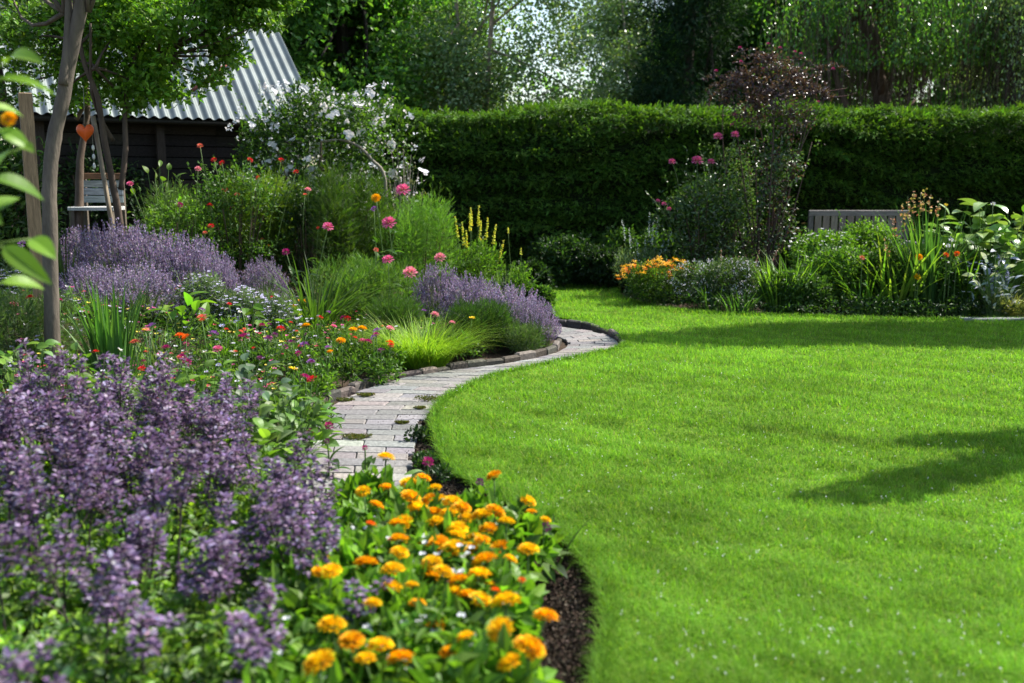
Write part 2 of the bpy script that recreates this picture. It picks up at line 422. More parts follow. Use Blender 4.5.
def lobes(rx, ry, h, n=9, base=.15, rs=None):
    out = []; j = .16
    for k in range(n):
        a = k*2.4+random.random(); q = math.sqrt((k+.5)/n)*.72
        x, y = math.cos(a)*q*rx, math.sin(a)*q*ry; z = h*(base+(1-base)*(.2+.5*(1-q*q)*random.uniform(.55, 1.15))); x += rx*random.uniform(-j, j); y += ry*random.uniform(-j, j)
        s = random.uniform(.26, .5); out.append((x, y, z, rx*s, ry*s, min(h*.45, max(h-z, h*.25))*random.uniform(.85, 1.0)))
    return out
def foliage(mb, blobs, n, L, W, cols, mat=LEAF, tmpl=QUAD, up=.5, out=1.0, rand=.8, shell=.5, gap=.0, s=3.0, zmin=0.0, lumps=.15, var=.16):
    p, d, i = cloud(blobs, n, shell, gap, s); k = p[:, 2] > zmin; p, d, i = p[k], d[k], i[k]; N = len(p)
    ax = d*out+R.normal(0, rand, (N, 3)); ax[:, 2] += up
    nr = d+np.array([0, 0, .8])+R.normal(0, .5, (N, 3))
    c = pal(cols, N, var); c *= (1+lumps*noise(p, 4/ max(.3, np.ptp(p[:, 2]))))[:, None]
    mb.scatter(tmpl, p, ax, nr, L*R.uniform(.6, 1.25, N), W*R.uniform(.7, 1.2, N), np.clip(c, .003, .9), mat)
    return p

def stems(mb, n, r, h, wd, col, mat=STEM, lean=.6):
    a = R.uniform(0, 6.28, n); q = r*np.sqrt(R.rand(n)); b = np.c_[np.cos(a)*q*.3, np.sin(a)*q*.3, np.zeros(n)-.02]
    t = np.c_[np.cos(a)*q, np.sin(a)*q, h*R.uniform(.7, 1, n)]; ribbons(mb, b, t, wd, col, mat, mid=(b+t)/2+np.c_[np.zeros((n, 2)), h*.15*np.ones(n)], K=5)

def shrub(name, label, cat, px, y, wpx, top, cols=G_MID, n=6000, L=.05, W=.025, mat=LEAF, tmpl=QUAD, depth=.8, nl=9, gap=.0, s=3.0, group=None, up=.4,
          shell=.5, part='foliage', zb=None, parts=True, rand=.8, bark=(.09, .065, .045), base=.15, var=.16, shoots=46):
    x = atx(px, y); z0 = float(zt(x, y)) if zb is None else zb; h = hz(top, y)-z0; rx = wpx/F*y/2
    o = thing(name, label, cat, (x, y, z0), group=group)
    m = MB(); foliage(m, lobes(rx, rx*depth, h, nl, base), n, L, W, cols, mat, tmpl, shell=shell, gap=gap, s=s, up=up, zmin=.0, rand=rand, var=var)
    if shoots:
        k = shoots; pp, dd, ii = cloud(lobes(rx*.9, rx*depth*.9, h*.9, nl, base), k, .95); up_ = unit(dd+[0, 0, .9]+R.normal(0, .3, (k, 3))); ln = h*R.uniform(.10, .30, k)
        nl_ = 9; t_ = np.linspace(.1, 1, nl_)[None, :, None]; q = (pp[:, None]+up_[:, None]*ln[:, None, None]*t_+R.normal(0, .008, (k, nl_, 3))).reshape(-1, 3); N = len(q)
        m.scatter(tmpl, q, rnd_dir(N)*.8+np.repeat(up_, nl_, 0), rnd_dir(N)+[0, 0, .5], L*R.uniform(.5, 1.1, N), W*.9, pal(cols, N, var), mat)
        ribbons(m, pp, pp+up_*ln[:, None], .002, (.08, .12, .04), STEM)
    m.build(part, o)
    m = MB(); stems(m, 14, rx*.7, h*.8, max(.004, h*.008), bark, BARK); m.build('stem', o)
    return o, rx, h

# flower head meshes -------------------------------------------------
def head_mesh(name, n, rad, ht, cols, centre=None, pl=.5, pw=.32, flat=False):
    m = MB(); i = np.arange(n); u = (i+.5)/n; th = i*2.39996
    if flat:
        el = np.full(n, .18)+.15*(i % 2); q = np.full(n, rad*.12); zc = np.zeros(n)
        L = np.full(n, rad*.95)
    else:
        el = (math.pi/2)*(1-u)**1.0*.98; q = rad*.45*np.sqrt(u); zc = ht*(1-u)*.5; L = rad*(.35+pl*u**.6)
    d = np.c_[np.cos(th), np.sin(th)]; ax = np.c_[d*np.cos(el)[:, None], np.sin(el)*(ht/rad if not flat else 1)]
    p = np.c_[d*q[:, None], zc]
    m.scatter(PET, p, ax+R.normal(0, .17, (n, 3)), np.c_[-d*np.sin(el)[:, None], np.cos(el)+.1], L, rad*pw*(1.2-.4*(1-u)), pal(cols, n, .2), PETAL)
    if centre is not None:
        c = rnd_dir(60); c[:, 2] = abs(c[:, 2]); m.scatter(PET, c*[rad*.22, rad*.22, rad*.14], c, rnd_dir(60), rad*.12, rad*.1, pal([centre], 60, .2), PETAL)
    c = rnd_dir(14)*[1, 1, .2]; m.scatter(LEAFT, np.tile([0, 0, -.1*rad], (14, 1)), c-[0, 0, .2], rnd_dir(14)+[0, 0, 1], rad*.5, rad*.2, (.07, .15, .03), LEAF)
    return m.mesh(name)
ORANGE = [(.88, .45, .005), (.90, .52, .006), (.86, .37, .004)]
AMBER = [(.92, .60, .01), (.90, .52, .006)]
HEADS = {
 'orange': [head_mesh('orange_head', 170, .038, .024, ORANGE, pl=R.uniform(.3, .5), pw=R.uniform(.22, .32)) for _ in range(5)],
 'amber': [head_mesh('amber_head', 170, .039, .024, AMBER, pl=R.uniform(.3, .5), pw=R.uniform(.22, .32)) for _ in range(3)],
 'redorange': [head_mesh('redorange_head', 70, .032, .02, [(.75, .09, .006), (.8, .16, .006)])],
 'red': [head_mesh('red_head', 50, .03, .022, [(.55, .015, .02), (.65, .03, .03)])],
 'coral': [head_mesh('coral_head', 50, .03, .022, [(.75, .12, .08), (.7, .2, .12)])],
 'magenta': [head_mesh('magenta_head', 50, .03, .024, [(.42, .02, .16), (.30, .015, .13)])],
 'plum': [head_mesh('plum_head', 40, .028, .024, [(.13, .02, .11), (.18, .03, .15)])],
 'pink': [head_mesh('pink_head', 70, .045, .035, [(.75, .15, .33), (.8, .25, .42), (.65, .08, .25)], centre=(.5, .1, .05))],
 'palepink': [head_mesh('palepink_head', 80, .05, .045, [(.80, .32, .38), (.75, .25, .33)])],
 'white': [head_mesh('white_head', 14, .022, .01, [(.75, .76, .78)], centre=(.6, .45, .05), flat=True)],
 'yellow': [head_mesh('yellow_head', 24, .028, .012, [(.85, .6, .02)], flat=True)],
 'violet': [head_mesh('violet_head', 40, .03, .022, [(.24, .07, .35), (.32, .12, .42)])],
 'blue': [head_mesh('blue_head', 16, .022, .01, [(.45, .45, .72)], centre=(.6, .5, .1), flat=True)],
}
CW = {'orange': 'orange', 'amber': 'golden orange', 'redorange': 'red-orange', 'red': 'red', 'coral': 'coral', 'magenta': 'magenta', 'plum': 'dark plum', 'pink': 'pink',
      'palepink': 'pale pink', 'white': 'white', 'yellow': 'yellow', 'violet': 'violet', 'blue': 'pale blue'}
USED = set()
def uniq(label):
    """keep labels distinct"""
    if label not in USED: USED.add(label); return label
    return None

def flower_plants(name, cat, group, flowers, hrange, k, fol_r, fol_h, cols, n, L, W, tmpl=LEAFT, describe=None, size=1.0, stemcol=(.07, .14, .03), mat=LEAF, shift=(0, 0)):
    """flowers: (px, py, colour[, scale]) seen in the photograph; grouped into plants, every head its own part"""
    P = []
    for fl in flowers:
        h = R.uniform(*hrange); x, y = G(fl[0], fl[1], h)
        for _ in range(3): zz = float(zt(x, y)); x, y = G(fl[0], fl[1], h+zz)
        P.append((x, y, h+zz))
    P = np.array(P); idx = [0]                                    # farthest-point seeds
    while len(idx) < min(k, len(P)):
        d = np.min(np.linalg.norm(P[:, None, :2]-P[None, idx, :2], axis=2), 1); idx.append(int(d.argmax()))
    C_ = P[idx, :2].copy()
    for _ in range(8):
        a = np.linalg.norm(P[:, None, :2]-C_[None], axis=2).argmin(1)
        for j in range(len(C_)):
            if (a == j).any(): C_[j] = P[a == j, :2].mean(0)
    meshes = []
    for v in range(4):
        m = MB(); foliage(m, lobes(fol_r, fol_r, fol_h, 7, .1), n, L, W, cols, mat, tmpl, up=.6, shell=.25); meshes.append(m.mesh('foliage'))
    order = np.argsort(C_[:, 1])
    for rank, j in enumerate(order):
        mem = np.where(a == j)[0]
        if not len(mem): continue
        x, y = C_[j]; z = float(zt(x, y))
        t = thing(name, None, cat, (x, y, z), group=group)
        link('foliage', meshes[j % 4], t, (*shift, 0), R.uniform(0, 6.28), (1, 1, R.uniform(.85, 1.15)))
        sm_ = MB(); colsn = []
        for q in mem:
            fl = flowers[q]; loc = P[q]-[x, y, z]
            tube(sm_, curve3((loc[0]*.35, loc[1]*.35, 0), loc-[0, 0, .006], .05), .0028, stemcol, STEM, 5)
            sc = size*(fl[3] if len(fl) > 3 else 1)*R.uniform(.82, 1.12)
            hd = link('flower_head', HEADS[fl[2]][q % len(HEADS[fl[2]])], t, loc, R.uniform(0, 6.28), sc)
            hd.rotation_euler = (R.normal(0, .25)+.1, R.normal(0, .25), R.uniform(0, 6.28)); colsn.append(CW[fl[2]])
        sm_.build('stem', t)
        mpx = np.mean([flowers[q][0] for q in mem]); mpy = np.mean([flowers[q][1] for q in mem])
        t['label'] = describe(sorted(set(colsn)), len(mem), mpx, mpy, rank)
NUM = ['no', 'one', 'two', 'three', 'four', 'five', 'six', 'seven', 'eight', 'nine', 'ten']
def where(px, py, marks):
    d = sorted(marks, key=lambda m: (m[0]-px)**2+((m[1]-py)*1.6)**2)[0]; dx, dy = px-d[0], (py-d[1])*1.6
    rel = ('right of' if dx > 0 else 'left of') if abs(dx) > abs(dy) else ('in front of' if dy > 0 else 'behind')
    return f'{rel} {d[2]}'
def describer(noun, marks, heads='flowers'):
    def f(cols, n, px, py, rank):
        c = ' and '.join(cols[:2]) if len(cols) < 3 else 'mixed coloured'
        hd = heads if n > 1 else heads.rstrip('s')
        base = f'{noun}, {NUM[min(n, 10)]} {c} {hd} {where(px, py, marks)}'.replace('golden orange', 'golden').replace(' foot', '').replace('the bottom edge near the soil', 'the bottom soil edge').replace('the middle of the marigold bed', 'the bed middle').replace('the low white', 'the white')
        for extra in ('', ', nearer the path', ', shorter one', ', fuller one', ', low one'):
            if uniq(base+extra): return base+extra
        return base
    return f

# ------------------------------------------------------------------ HEDGE
def hedge(name, label, x0, x1, y0, y1, H, n, seedshift=0, cols=G_MID):
    o = thing(name, label, 'hedge', ((x0+x1)/2, (y0+y1)/2, 0))
    hx, hy = (x1-x0)/2, (y1-y0)/2
    def bump(u, z): q = np.c_[u+seedshift, z, np.zeros(len(u))]; return .09*noise(q, 1.7)+.05*noise(q, 5)+.10*np.sin(z*13+2.6*noise(q, .9))
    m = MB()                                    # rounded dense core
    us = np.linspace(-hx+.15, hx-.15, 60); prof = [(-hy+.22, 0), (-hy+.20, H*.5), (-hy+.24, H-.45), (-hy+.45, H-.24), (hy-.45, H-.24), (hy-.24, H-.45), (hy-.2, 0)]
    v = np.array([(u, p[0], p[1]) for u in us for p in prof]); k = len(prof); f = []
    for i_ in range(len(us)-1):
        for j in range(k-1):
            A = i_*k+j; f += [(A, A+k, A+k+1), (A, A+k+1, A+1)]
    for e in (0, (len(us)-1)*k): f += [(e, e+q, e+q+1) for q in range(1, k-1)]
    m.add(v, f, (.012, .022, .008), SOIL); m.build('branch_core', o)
    m = MB(); N = n                              # front, back and ends
    for side, cnt in ((-1, int(N*.62)), (1, int(N*.12))):
        u = R.uniform(-hx, hx, cnt); z = R.uniform(.02, H-.12, cnt); b = bump(u, z)
        rnd = np.maximum(0, z-(H-.75)); yy = side*(hy-.03+b-R.exponential(.045, cnt)-rnd**2*.55); z = z+.05*noise(np.c_[u, z*0, z*0], 1.3)*z/H
        keep = np.sin(z*15+1.8*noise(np.c_[u+seedshift, z, z*0], 1.1))+R.normal(0, .5, cnt) > -.95
        u, z, yy = u[keep], z[keep], yy[keep]; c = len(u)
        ax = np.c_[R.normal(0, .75, c), side*(.75+.4*R.rand(c)), R.normal(-.12, .45, c)]
        nr = np.c_[R.normal(0, .3, c), side*np.full(c, .35), np.ones(c)]+R.normal(0, .25, (c, 3))
        m.scatter(SPRIG, np.c_[u, yy, z], ax, nr, R.uniform(.07, .15, c), R.uniform(.08, .15, c), pal(cols, c, .2), NEEDLE)
    for s in (-1, 1):
        cnt = int(N*.03); yy = R.uniform(-hy, hy, cnt); z = R.uniform(0, H-.2, cnt)
        m.scatter(SPRIG, np.c_[s*hx-s*R.exponential(.04, cnt), yy, z], np.c_[np.full(cnt, s*1.), R.normal(0, .6, (cnt, 2))], R.normal(0, .4, (cnt, 3))+[0, 0, 1], .12, .12, pal(cols, cnt, .2), NEEDLE)
    cnt = int(N*.20); u = R.uniform(-hx, hx, cnt); q = R.uniform(-1, 1, cnt); yy = q*hy
    z = H-.10-.42*np.abs(q)**3.2+.06*noise(np.c_[u, yy, u*0], 1.3)+.05*noise(np.c_[u, yy, u*0], 4)
    m.scatter(SPRIG, np.c_[u, yy, z-R.rand(cnt)*.06], np.c_[R.normal(0, .6, cnt), R.normal(-.1, .6, cnt)+q*.5, R.uniform(.0, 1.0, cnt)], R.normal(0, .6, (cnt, 3))+[0, -.6, .5], R.uniform(.06, .14, cnt), R.uniform(.08, .14, cnt),
              pal([(.08, .17, .02), (.11, .21, .025), (.06, .14, .02)], cnt, .2), LEAF)
    m.build('foliage', o); return o
hedge('hedge', 'tall long clipped dark green hedge behind the lawn and the right bed', -2.6, 13.5, 14.15, 15.5, 2.58, 130000, cols=[(.09, .19, .03), (.125, .245, .035), (.065, .15, .025)])

# ------------------------------------------------------------------ SHED
def shed():
    th = math.radians(30); pt = math.radians(39)
    ex, ey, ez = atx(317, 12.9, 2.2), 12.9, hz(120, 12.9)
    o = thing('garden_shed', 'dark timber shed with a pale corrugated metal roof behind the small trees', 'shed', (ex, ey, 0))
    e = np.array([-math.cos(th), -math.sin(th), 0]); g = np.array([-math.sin(th)*math.cos(pt), math.cos(th)*math.cos(pt), math.sin(pt)])
    gh = np.array([-math.sin(th), math.cos(th), 0]); nrm = np.cross(g, e); nrm = nrm if nrm[2] > 0 else -nrm
    Lr, Wd = 2.05, 3.5; per = .125; nu = int(Wd/per*10); u = np.linspace(0, Wd, nu); wv = .017*np.cos(u/per*2*np.pi)
    E0 = np.array([0, 0, ez])
    for side in (0, 1):
        m = MB()
        if side == 0: gg, nn, org = g, nrm, E0
        else:
            gg = np.array([-g[0], -g[1], g[2]]); nn = np.array([-nrm[0], -nrm[1], nrm[2]]); org = E0+gh*2*Lr*math.cos(pt)
        vs = np.linspace(-.12, Lr, 5); v = (org[None, None]+e*u[:, None, None]+gg*vs[None, :, None]+nn*(wv[:, None, None]+.05))
        K = len(vs); i = np.arange((nu-1)*(K-1)); r = i//(K-1); c = i % (K-1); a = r*K+c
        m.add(v.reshape(-1, 3), np.concatenate([np.c_[a, a+1, a+K+1], np.c_[a, a+K+1, a+K]]), (.15, .175, .17), METAL, True)
        m.build('roof', o)
    m = MB(); Rg = E0+g*Lr                       # ridge cap and barge board
    tube(m, [Rg+nrm*.07-e*.05, Rg+e*Wd+nrm*.07], .05, (.45, .47, .5), METAL); m.build('ridge_cap', o)
    bd = MB()
    for a_, b_ in ((E0-e*.02-g*.1, Rg-e*.02),): tube(bd, [a_-nrm*.02, b_-nrm*.02], .035, (.30, .32, .34), METAL, 4)
    tube(bd, [E0-g*.08-nrm*.03, E0+e*Wd-g*.08-nrm*.03], .04, (.03, .028, .025), WOOD, 4); bd.build('fascia', o)
    depth = 2*Lr*math.cos(pt); dk = [(.022, .018, .016), (.030, .025, .021), (.017, .014, .013)]
    M = np.stack([e, gh, [0, 0, 1]])
    wl = MB(); nb = 17; bh = (ez+.05)/nb
    for k in range(nb):                          # front wall boards
        for q in range(3):
            box(wl, e*(.15+(Wd-.3)*(q+.5)/3)+gh*.22+np.array([0, 0, (k+.5)*bh]), ((Wd-.3)/3-.004, .03, bh-.012), pal(dk, 1, .15)[0], WOODX, M)
        hh = (k+.5)*bh; box(wl, gh*(depth/2)+e*.17+np.array([0, 0, hh]), (.03, depth-.5, bh-.012), pal(dk, 1, .15)[0], WOODX, M)
    kk = 0; z = ez
    while z < Rg[2]-.15:                          # gable boards
        half = (Rg[2]-z-.1)/math.tan(pt); box(wl, gh*(depth/2)+e*.17+np.array([0, 0, z+.11]), (.03, 2*half-.1, .11), pal(dk, 1, .15)[0], WOODX, M); z += .12
    box(wl, e*Wd/2+gh*depth/2+np.array([0, 0, ez/2]), (Wd-.5, depth-.7, ez-.05), (.006, .005, .005), SOIL, M)
    wl.build('wall', o)
    for q in (.35, 1.9, 3.2):                     # posts
        pm = MB(); box(pm, e*q+gh*.12+np.array([0, 0, (ez-.1)/2]), (.09, .09, ez-.1), (.04, .03, .024), WOOD, M, .008); pm.build('post', o)
    W0 = np.array([ex, ey, 0]); m = MB()          # rusty bar lying across the roof
    def onroof(px, py):
        best = None
        for a_ in np.linspace(0, Wd, 60):
            for b_ in np.linspace(0, Lr, 40):
                q = W0+E0+e*a_+g*b_; v = q-[0, 0, CH]; dpt = v[1]*CA-v[2]*SA
                s_ = (512+F*v[0]/dpt-px)**2+(341.5-F*(v[1]*SA+v[2]*CA)/dpt-py)**2
                if best is None or s_ < best[0]: best = (s_, q)
        return best[1]+nrm*.10
    a_, b_ = onroof(190, 97), onroof(231, 67); tube(m, [a_, b_], .022, (.16, .05, .035), surfmat('rust', .8, .3, 30, .4, .4), 6)
    tag(m.build('rusty_bar'), 'thin reddish rusty bar lying across the corrugated shed roof', 'bar')
shed()

# ------------------------------------------------------------------ TREES
def tree(name, label, px, y, H, crown, n, L, W, cols, trunk_r=.14, trunk_top=None, mat=FAR, tmpl=QUAD, lean=0, barkc=(.07, .055, .045), droop=False, gap=.2, s=1.2, group=None,
         ntr=1, up=.2, limbs=10, shell=.35, reuse=None, rz=0, x=None, cat='tree', zclip=0.0):
    x = atx(px, y, 0) if x is None else x
    o = thing(name, label, cat, (x, y, float(zt(x, y))), rz, group)
    if reuse is not None:
        for ch in reuse.children: link(ch.name.split('.')[0], ch.data, o, (0, 0, 0))
        return o
    m = MB(); tips = []
    for k in range(ntr):
        dx = (k-(ntr-1)/2)*.5; tt = trunk_top or H*.75
        path = [(dx*.15, 0, -.1), (dx*.3+lean*.1, 0, tt*.15), (dx*.8+lean*.35+random.uniform(-.1, .1), .1, tt*.5), (dx*1.4+lean*.8, 0, tt*.8), (dx*1.8+lean, .1, tt)]
        pth = spline(path, 4); tube(m, pth, np.linspace(trunk_r, trunk_r*.3, len(pth)), barkc, BARK, 9, .05); tips.append(pth)
    for k in range(limbs):
        p = tips[k % ntr]; q = p[int(len(p)*random.uniform(.35, .95))-1]; c = crown[k % len(crown)]
        e = np.array(c[:3])+rnd_dir(1)[0]*np.array(c[3:6])*.6
        tube(m, curve3(q, e, .12), np.linspace(trunk_r*.4, trunk_r*.08, 6), barkc, BARK, 5)
    m.build('trunk', o)
    m = MB()
    if not droop: foliage(m, crown, n, L, W, cols, mat, tmpl, up=up, shell=shell, gap=gap, s=s, zmin=zclip, rand=.9, var=.2)
    else:                                        # hanging strings of leaves
        ns = n//26; p, d, i = cloud(crown, ns, .3); t = np.linspace(0, 1, 26)
        ln = R.uniform(.5, 1.5, ns); sway = R.normal(0, .12, (ns, 2))
        q = p[:, None]+np.stack([sway[:, 0:1]*t+d[:, 0:1]*.2*t, sway[:, 1:2]*t, -ln[:, None]*t], -1); q = q.reshape(-1, 3)+R.normal(0, .03, (ns*26, 3))
        k = (noise(q, s)+R.normal(0, .3, len(q)) > gap-1) & (q[:, 2] > zclip); q = q[k]; N = len(q)
        ax = np.c_[R.normal(0, .6, (N, 2)), -np.ones(N)]
        m.scatter(tmpl, q, ax, rnd_dir(N)+[0, -.5, .3], L*R.uniform(.6, 1.2, N), W, pal(cols, N, .2), mat)
        ribbons(m, p, p+np.c_[sway, -ln], .006, barkc, BARK, K=3)
    m.build('crown', o); return o
def crown(cx, cz, rx, rz, n, sx=.42, dy=None, ry=None, cy=0):
    out = []; ry = ry or rx
    for k in range(n):
        d = rnd_dir(1)[0]*(random.random()**.4)*.72; s = random.uniform(sx*.75, sx*1.15)
        out.append((cx+d[0]*rx, cy+d[1]*ry, cz+d[2]*rz, rx*s, ry*s, rz*s))
    return out
FD = [(.022, .055, .016), (.03, .07, .018), (.018, .045, .014)]
FM = [(.09, .21, .04), (.13, .27, .05), (.06, .16, .03)]
FS = [(.17, .26, .11), (.22, .31, .15), (.12, .21, .08)]
dk1 = tree('broadleaf_tree', 'dark dense broadleaf tree behind the white flowering shrub', 345, 20, 9, crown(0, 4.6, 3.4, 3.8, 24, .36), 60000, .13, .08, FM, trunk_r=.2, barkc=(.03, .025, .02), group='trees beyond the hedge', zclip=.8)
tree('broadleaf_tree', 'dark broadleaf tree rising beyond the shed roof', 215, 21, 9, None, 0, 0, 0, None, reuse=dk1, rz=2.0, group='trees beyond the hedge')
tree('broadleaf_tree', 'shadowy broadleaf tree in the top left corner', 60, 18, 9, None, 0, 0, 0, None, reuse=dk1, rz=4.1, group='trees beyond the hedge')
tree('broadleaf_tree', 'dark broadleaf tree between the conifer and the weeping trees', 790, 23, 9, None, 0, 0, 0, None, reuse=dk1, rz=1.2, group='trees beyond the hedge')
bt = tree('birch_tree', 'slender twin-stemmed birch with silvery leaves rising behind the hedge', 476, 19.5, 8, crown(.6, 4.3, 2.3, 3.1, 22, .34), 38000, .085, .055, FS, mat=SHEEN, trunk_r=.075, barkc=(.30, .24, .20), gap=.45, s=2.2,
          ntr=2, group='trees beyond the hedge', zclip=1.2, shell=.2)
tree('birch_tree', 'airy birch beside the sky gap above the hedge', 635, 26, 8, None, 0, 0, 0, None, reuse=bt, rz=2.6, group='trees beyond the hedge')
cb = [(random.uniform(-.25, .25)*(1-k/16), random.uniform(-.25, .25), .6+k*.55, 1.6*(1-k/22), 1.6*(1-k/22), .66) for k in range(16)]
ct = tree('conifer_tree', 'tall dark conifer standing directly behind the purple-leaved shrub', 688, 20.5, 9.5, cb, 36000, .16, .13, [(.014, .035, .016), (.02, .048, .02)], mat=NEEDLE, tmpl=SPRIG, trunk_r=.15, up=-.2, gap=.1,
          group='trees beyond the hedge', zclip=.3)
wt = tree('weeping_tree', 'large weeping tree with a dark leaning trunk behind the hedge', 893, 19, 8, crown(-.3, 4.9, 2.7, 2.4, 20, .36), 42000, .09, .05, FM, mat=SHEEN, trunk_r=.24, trunk_top=6, lean=-1.1, droop=True, gap=.45, s=1.6,
          barkc=(.11, .075, .055), group='trees beyond the hedge', zclip=3.5)
tree('weeping_tree', 'silvery weeping tree at the right end above the hedge', 1000, 18, 7, crown(.2, 4.6, 1.7, 2.4, 10), 24000, .08, .04, FS, mat=SHEEN, trunk_r=.12, droop=True, gap=.5, s=2, group='trees beyond the hedge', zclip=1.0)
tree('broadleaf_tree', 'leafy broadleaf tree between the dark one and the birch', 410, 25, 9, None, 0, 0, 0, None, reuse=dk1, rz=3.3, group='trees beyond the hedge')
tree('broadleaf_tree', 'leafy broadleaf tree behind the left side of the conifer', 705, 27, 9, None, 0, 0, 0, None, reuse=dk1, rz=.6, group='trees beyond the hedge')
tree('broadleaf_tree', 'dark broadleaf tree far behind the leaning weeping tree', 930, 26, 9, None, 0, 0, 0, None, reuse=dk1, rz=5.2, group='trees beyond the hedge')
# far wood: one mass
m = MB(); bl = [(xx, R.uniform(33, 39), R.uniform(1.6, 3.6), 3.5, 3, R.uniform(2.8, 4.0)) for xx in np.linspace(-32, 34, 30)]
bl = [b_ if not 1.6 < b_[0] < 4.0 else (*b_[:2], 1.0, 2, 2, 2.2) for b_ in bl]
foliage(m, bl, 30000, .34, .22, FM, FAR, QUAD, up=.1, shell=.6, zmin=-.2); tag(m.build('distant_trees'), 'far dark wood closing the view behind the garden trees', 'wood', kind='stuff')
# trees standing outside the right of the view, which shade the lawn
b = [(-2.1+k*.33, -1.15+k*.19, 3.1+.11*k, .26, .08+.016*k, .10) for k in range(8)]+[(-.3+k*.4, .25+k*.1, 4.3, .3, .10, .12) for k in range(6)]+crown(2.6, 4.4, 1.2, 1.0, 8)
tree('apple_tree', 'spreading tree whose long bough shades the near lawn', 0, 6.55, 4.5, b, 30000, .09, .06, G_MID, x=5.85, mat=LEAF, limbs=14, trunk_r=.11, gap=0)
tree('apple_tree', 'broad tree beside the right end of the bed', 0, 10.9, 5.5, crown(0, 4.9, 2.9, 1.2, 14, ry=.9), 36000, .10, .07, G_MID, x=7.1, mat=LEAF, limbs=10, trunk_r=.13, gap=.2)

# --- small trees on the left
def path_px(pts, y): return [(atx(px, y, hz(py, y)), y, hz(py, y)) for px, py in pts]
def px_tree(name, label, y, stemsp, radii, blobs, n, L, W, cols, barkc, base_px, mat=LEAF, tmpl=LEAFT, gap=.3, s=3.5, up=.2, shell=.15, twigs=None):
    x = atx(base_px, y, .2); z = float(zt(x, y)); o = thing(name, label, 'tree', (x, y, z)); m = MB(); ends = []
    for pts, (r0, r1), dy in zip(stemsp, *[radii, [0]*len(stemsp)]):
        p = spline([np.array(q)-[x, y, z] for q in path_px(pts, y)], 5); p[:, 1] += np.linspace(0, R.normal(0, .25), len(p)); tube(m, p, np.linspace(r0, r1, len(p)), barkc, BARK, 10, .04); ends.append(p[-1])
    bl = []
    for (px, py, dy, r, rz_) in blobs:
        yy = y+dy; zz = hz(py, yy); c = np.array([atx(px, yy, zz)-x, dy, zz-z]); bl.append((*c, r, r, rz_))
        e = min(ends, key=lambda q: np.linalg.norm(q-c)); tube(m, curve3(e*.85+np.array([0, 0, .0]), c, .12), np.linspace(.016, .004, 6), barkc, BARK, 5)
    m.build('trunk', o); m = MB()
    foliage(m, bl, n, L, W, cols, mat, tmpl, up=up, gap=gap, s=s, shell=shell, out=.5, rand=.8, var=.22); m.build('crown', o); return o
px_tree('young_tree', 'young tree with a curved pale brown trunk at the left beside the wooden post', 6.3,
        [[(53, 372), (51, 300), (49, 230), (48, 185), (51, 145), (59, 105), (68, 55), (79, 0), (92, -60)], [(63, 85), (66, 40), (65, 0), (60, -60)]], [(.048, .038), (.03, .018)],
        [(20, -70, .3, .5, .35), (80, -90, -.2, .5, .35), (140, -80, 0, .5, .3), (60, -130, .2, .7, .5), (-30, -60, .4, .5, .4), (10, -20, .9, .35, .25)], 5200, .07, .04, G_MID, (.12, .10, .08), 52)
px_tree('young_tree', 'thin multi-stemmed tree right of the hanging heart, bright green leaves over the shed', 9.0,
        [[(124, 262), (121, 215), (116, 175), (112, 140), (108, 100), (96, 60), (90, 0)], [(121, 190), (125, 150), (124, 118), (127, 80), (140, 42), (165, 10)], [(113, 140), (106, 118), (103, 90), (108, 30)]], [(.036, .016), (.026, .012), (.02, .01)],
        [(120, 30, 0, .35, .22), (150, 50, .3, .30, .2), (170, 20, -.2, .4, .2), (205, 35, 0, .33, .17), (235, 12, .1, .35, .14), (262, 22, -.2, .22, .12), (275, -5, 0, .3, .18), (185, 60, -.1, .25, .15), (140, 85, 0, .22, .16), (110, 75, .2, .25, .2), (222, 52, .1, .16, .10), (130, -10, .2, .5, .3), (200, -15, -.1, .5, .25), (160, 90, .3, .2, .12), (205, 75, 0, .25, .13), (180, 95, .1, .2, .12), (235, 55, 0, .2, .12), (130, 100, .1, .2, .14), (60, 95, .2, .25, .15), (30, 40, .2, .4, .3), (70, 20, .1, .4, .25), (60, 60, .2, .3, .2), (150, 70, .1, .25, .16), (100, 10, .3, .4, .25), (85, 60, .1, .25, .2), (245, -20, 0, .5, .2)],
        28000, .06, .036, G_BRI, (.085, .062, .048), 124)
px_tree('young_tree', 'thin upright tree left of the hanging heart beside the curved trunk', 9.4,
        [[(76, 262), (76, 215), (74, 160), (78, 115), (74, 70), (80, 20)], [(76, 120), (92, 85), (104, 40), (104, 0)]], [(.045, .018), (.02, .01)],
        [(80, 40, 0, .35, .25), (60, 60, .3, .3, .2), (95, 95, .2, .2, .14), (20, 50, .3, .4, .3), (10, 90, .4, .3, .25), (90, 5, 0, .4, .3), (30, 10, .2, .5, .3), (70, 100, .2, .14, .1)],
        6000, .055, .032, G_MID, (.11, .08, .06), 76)

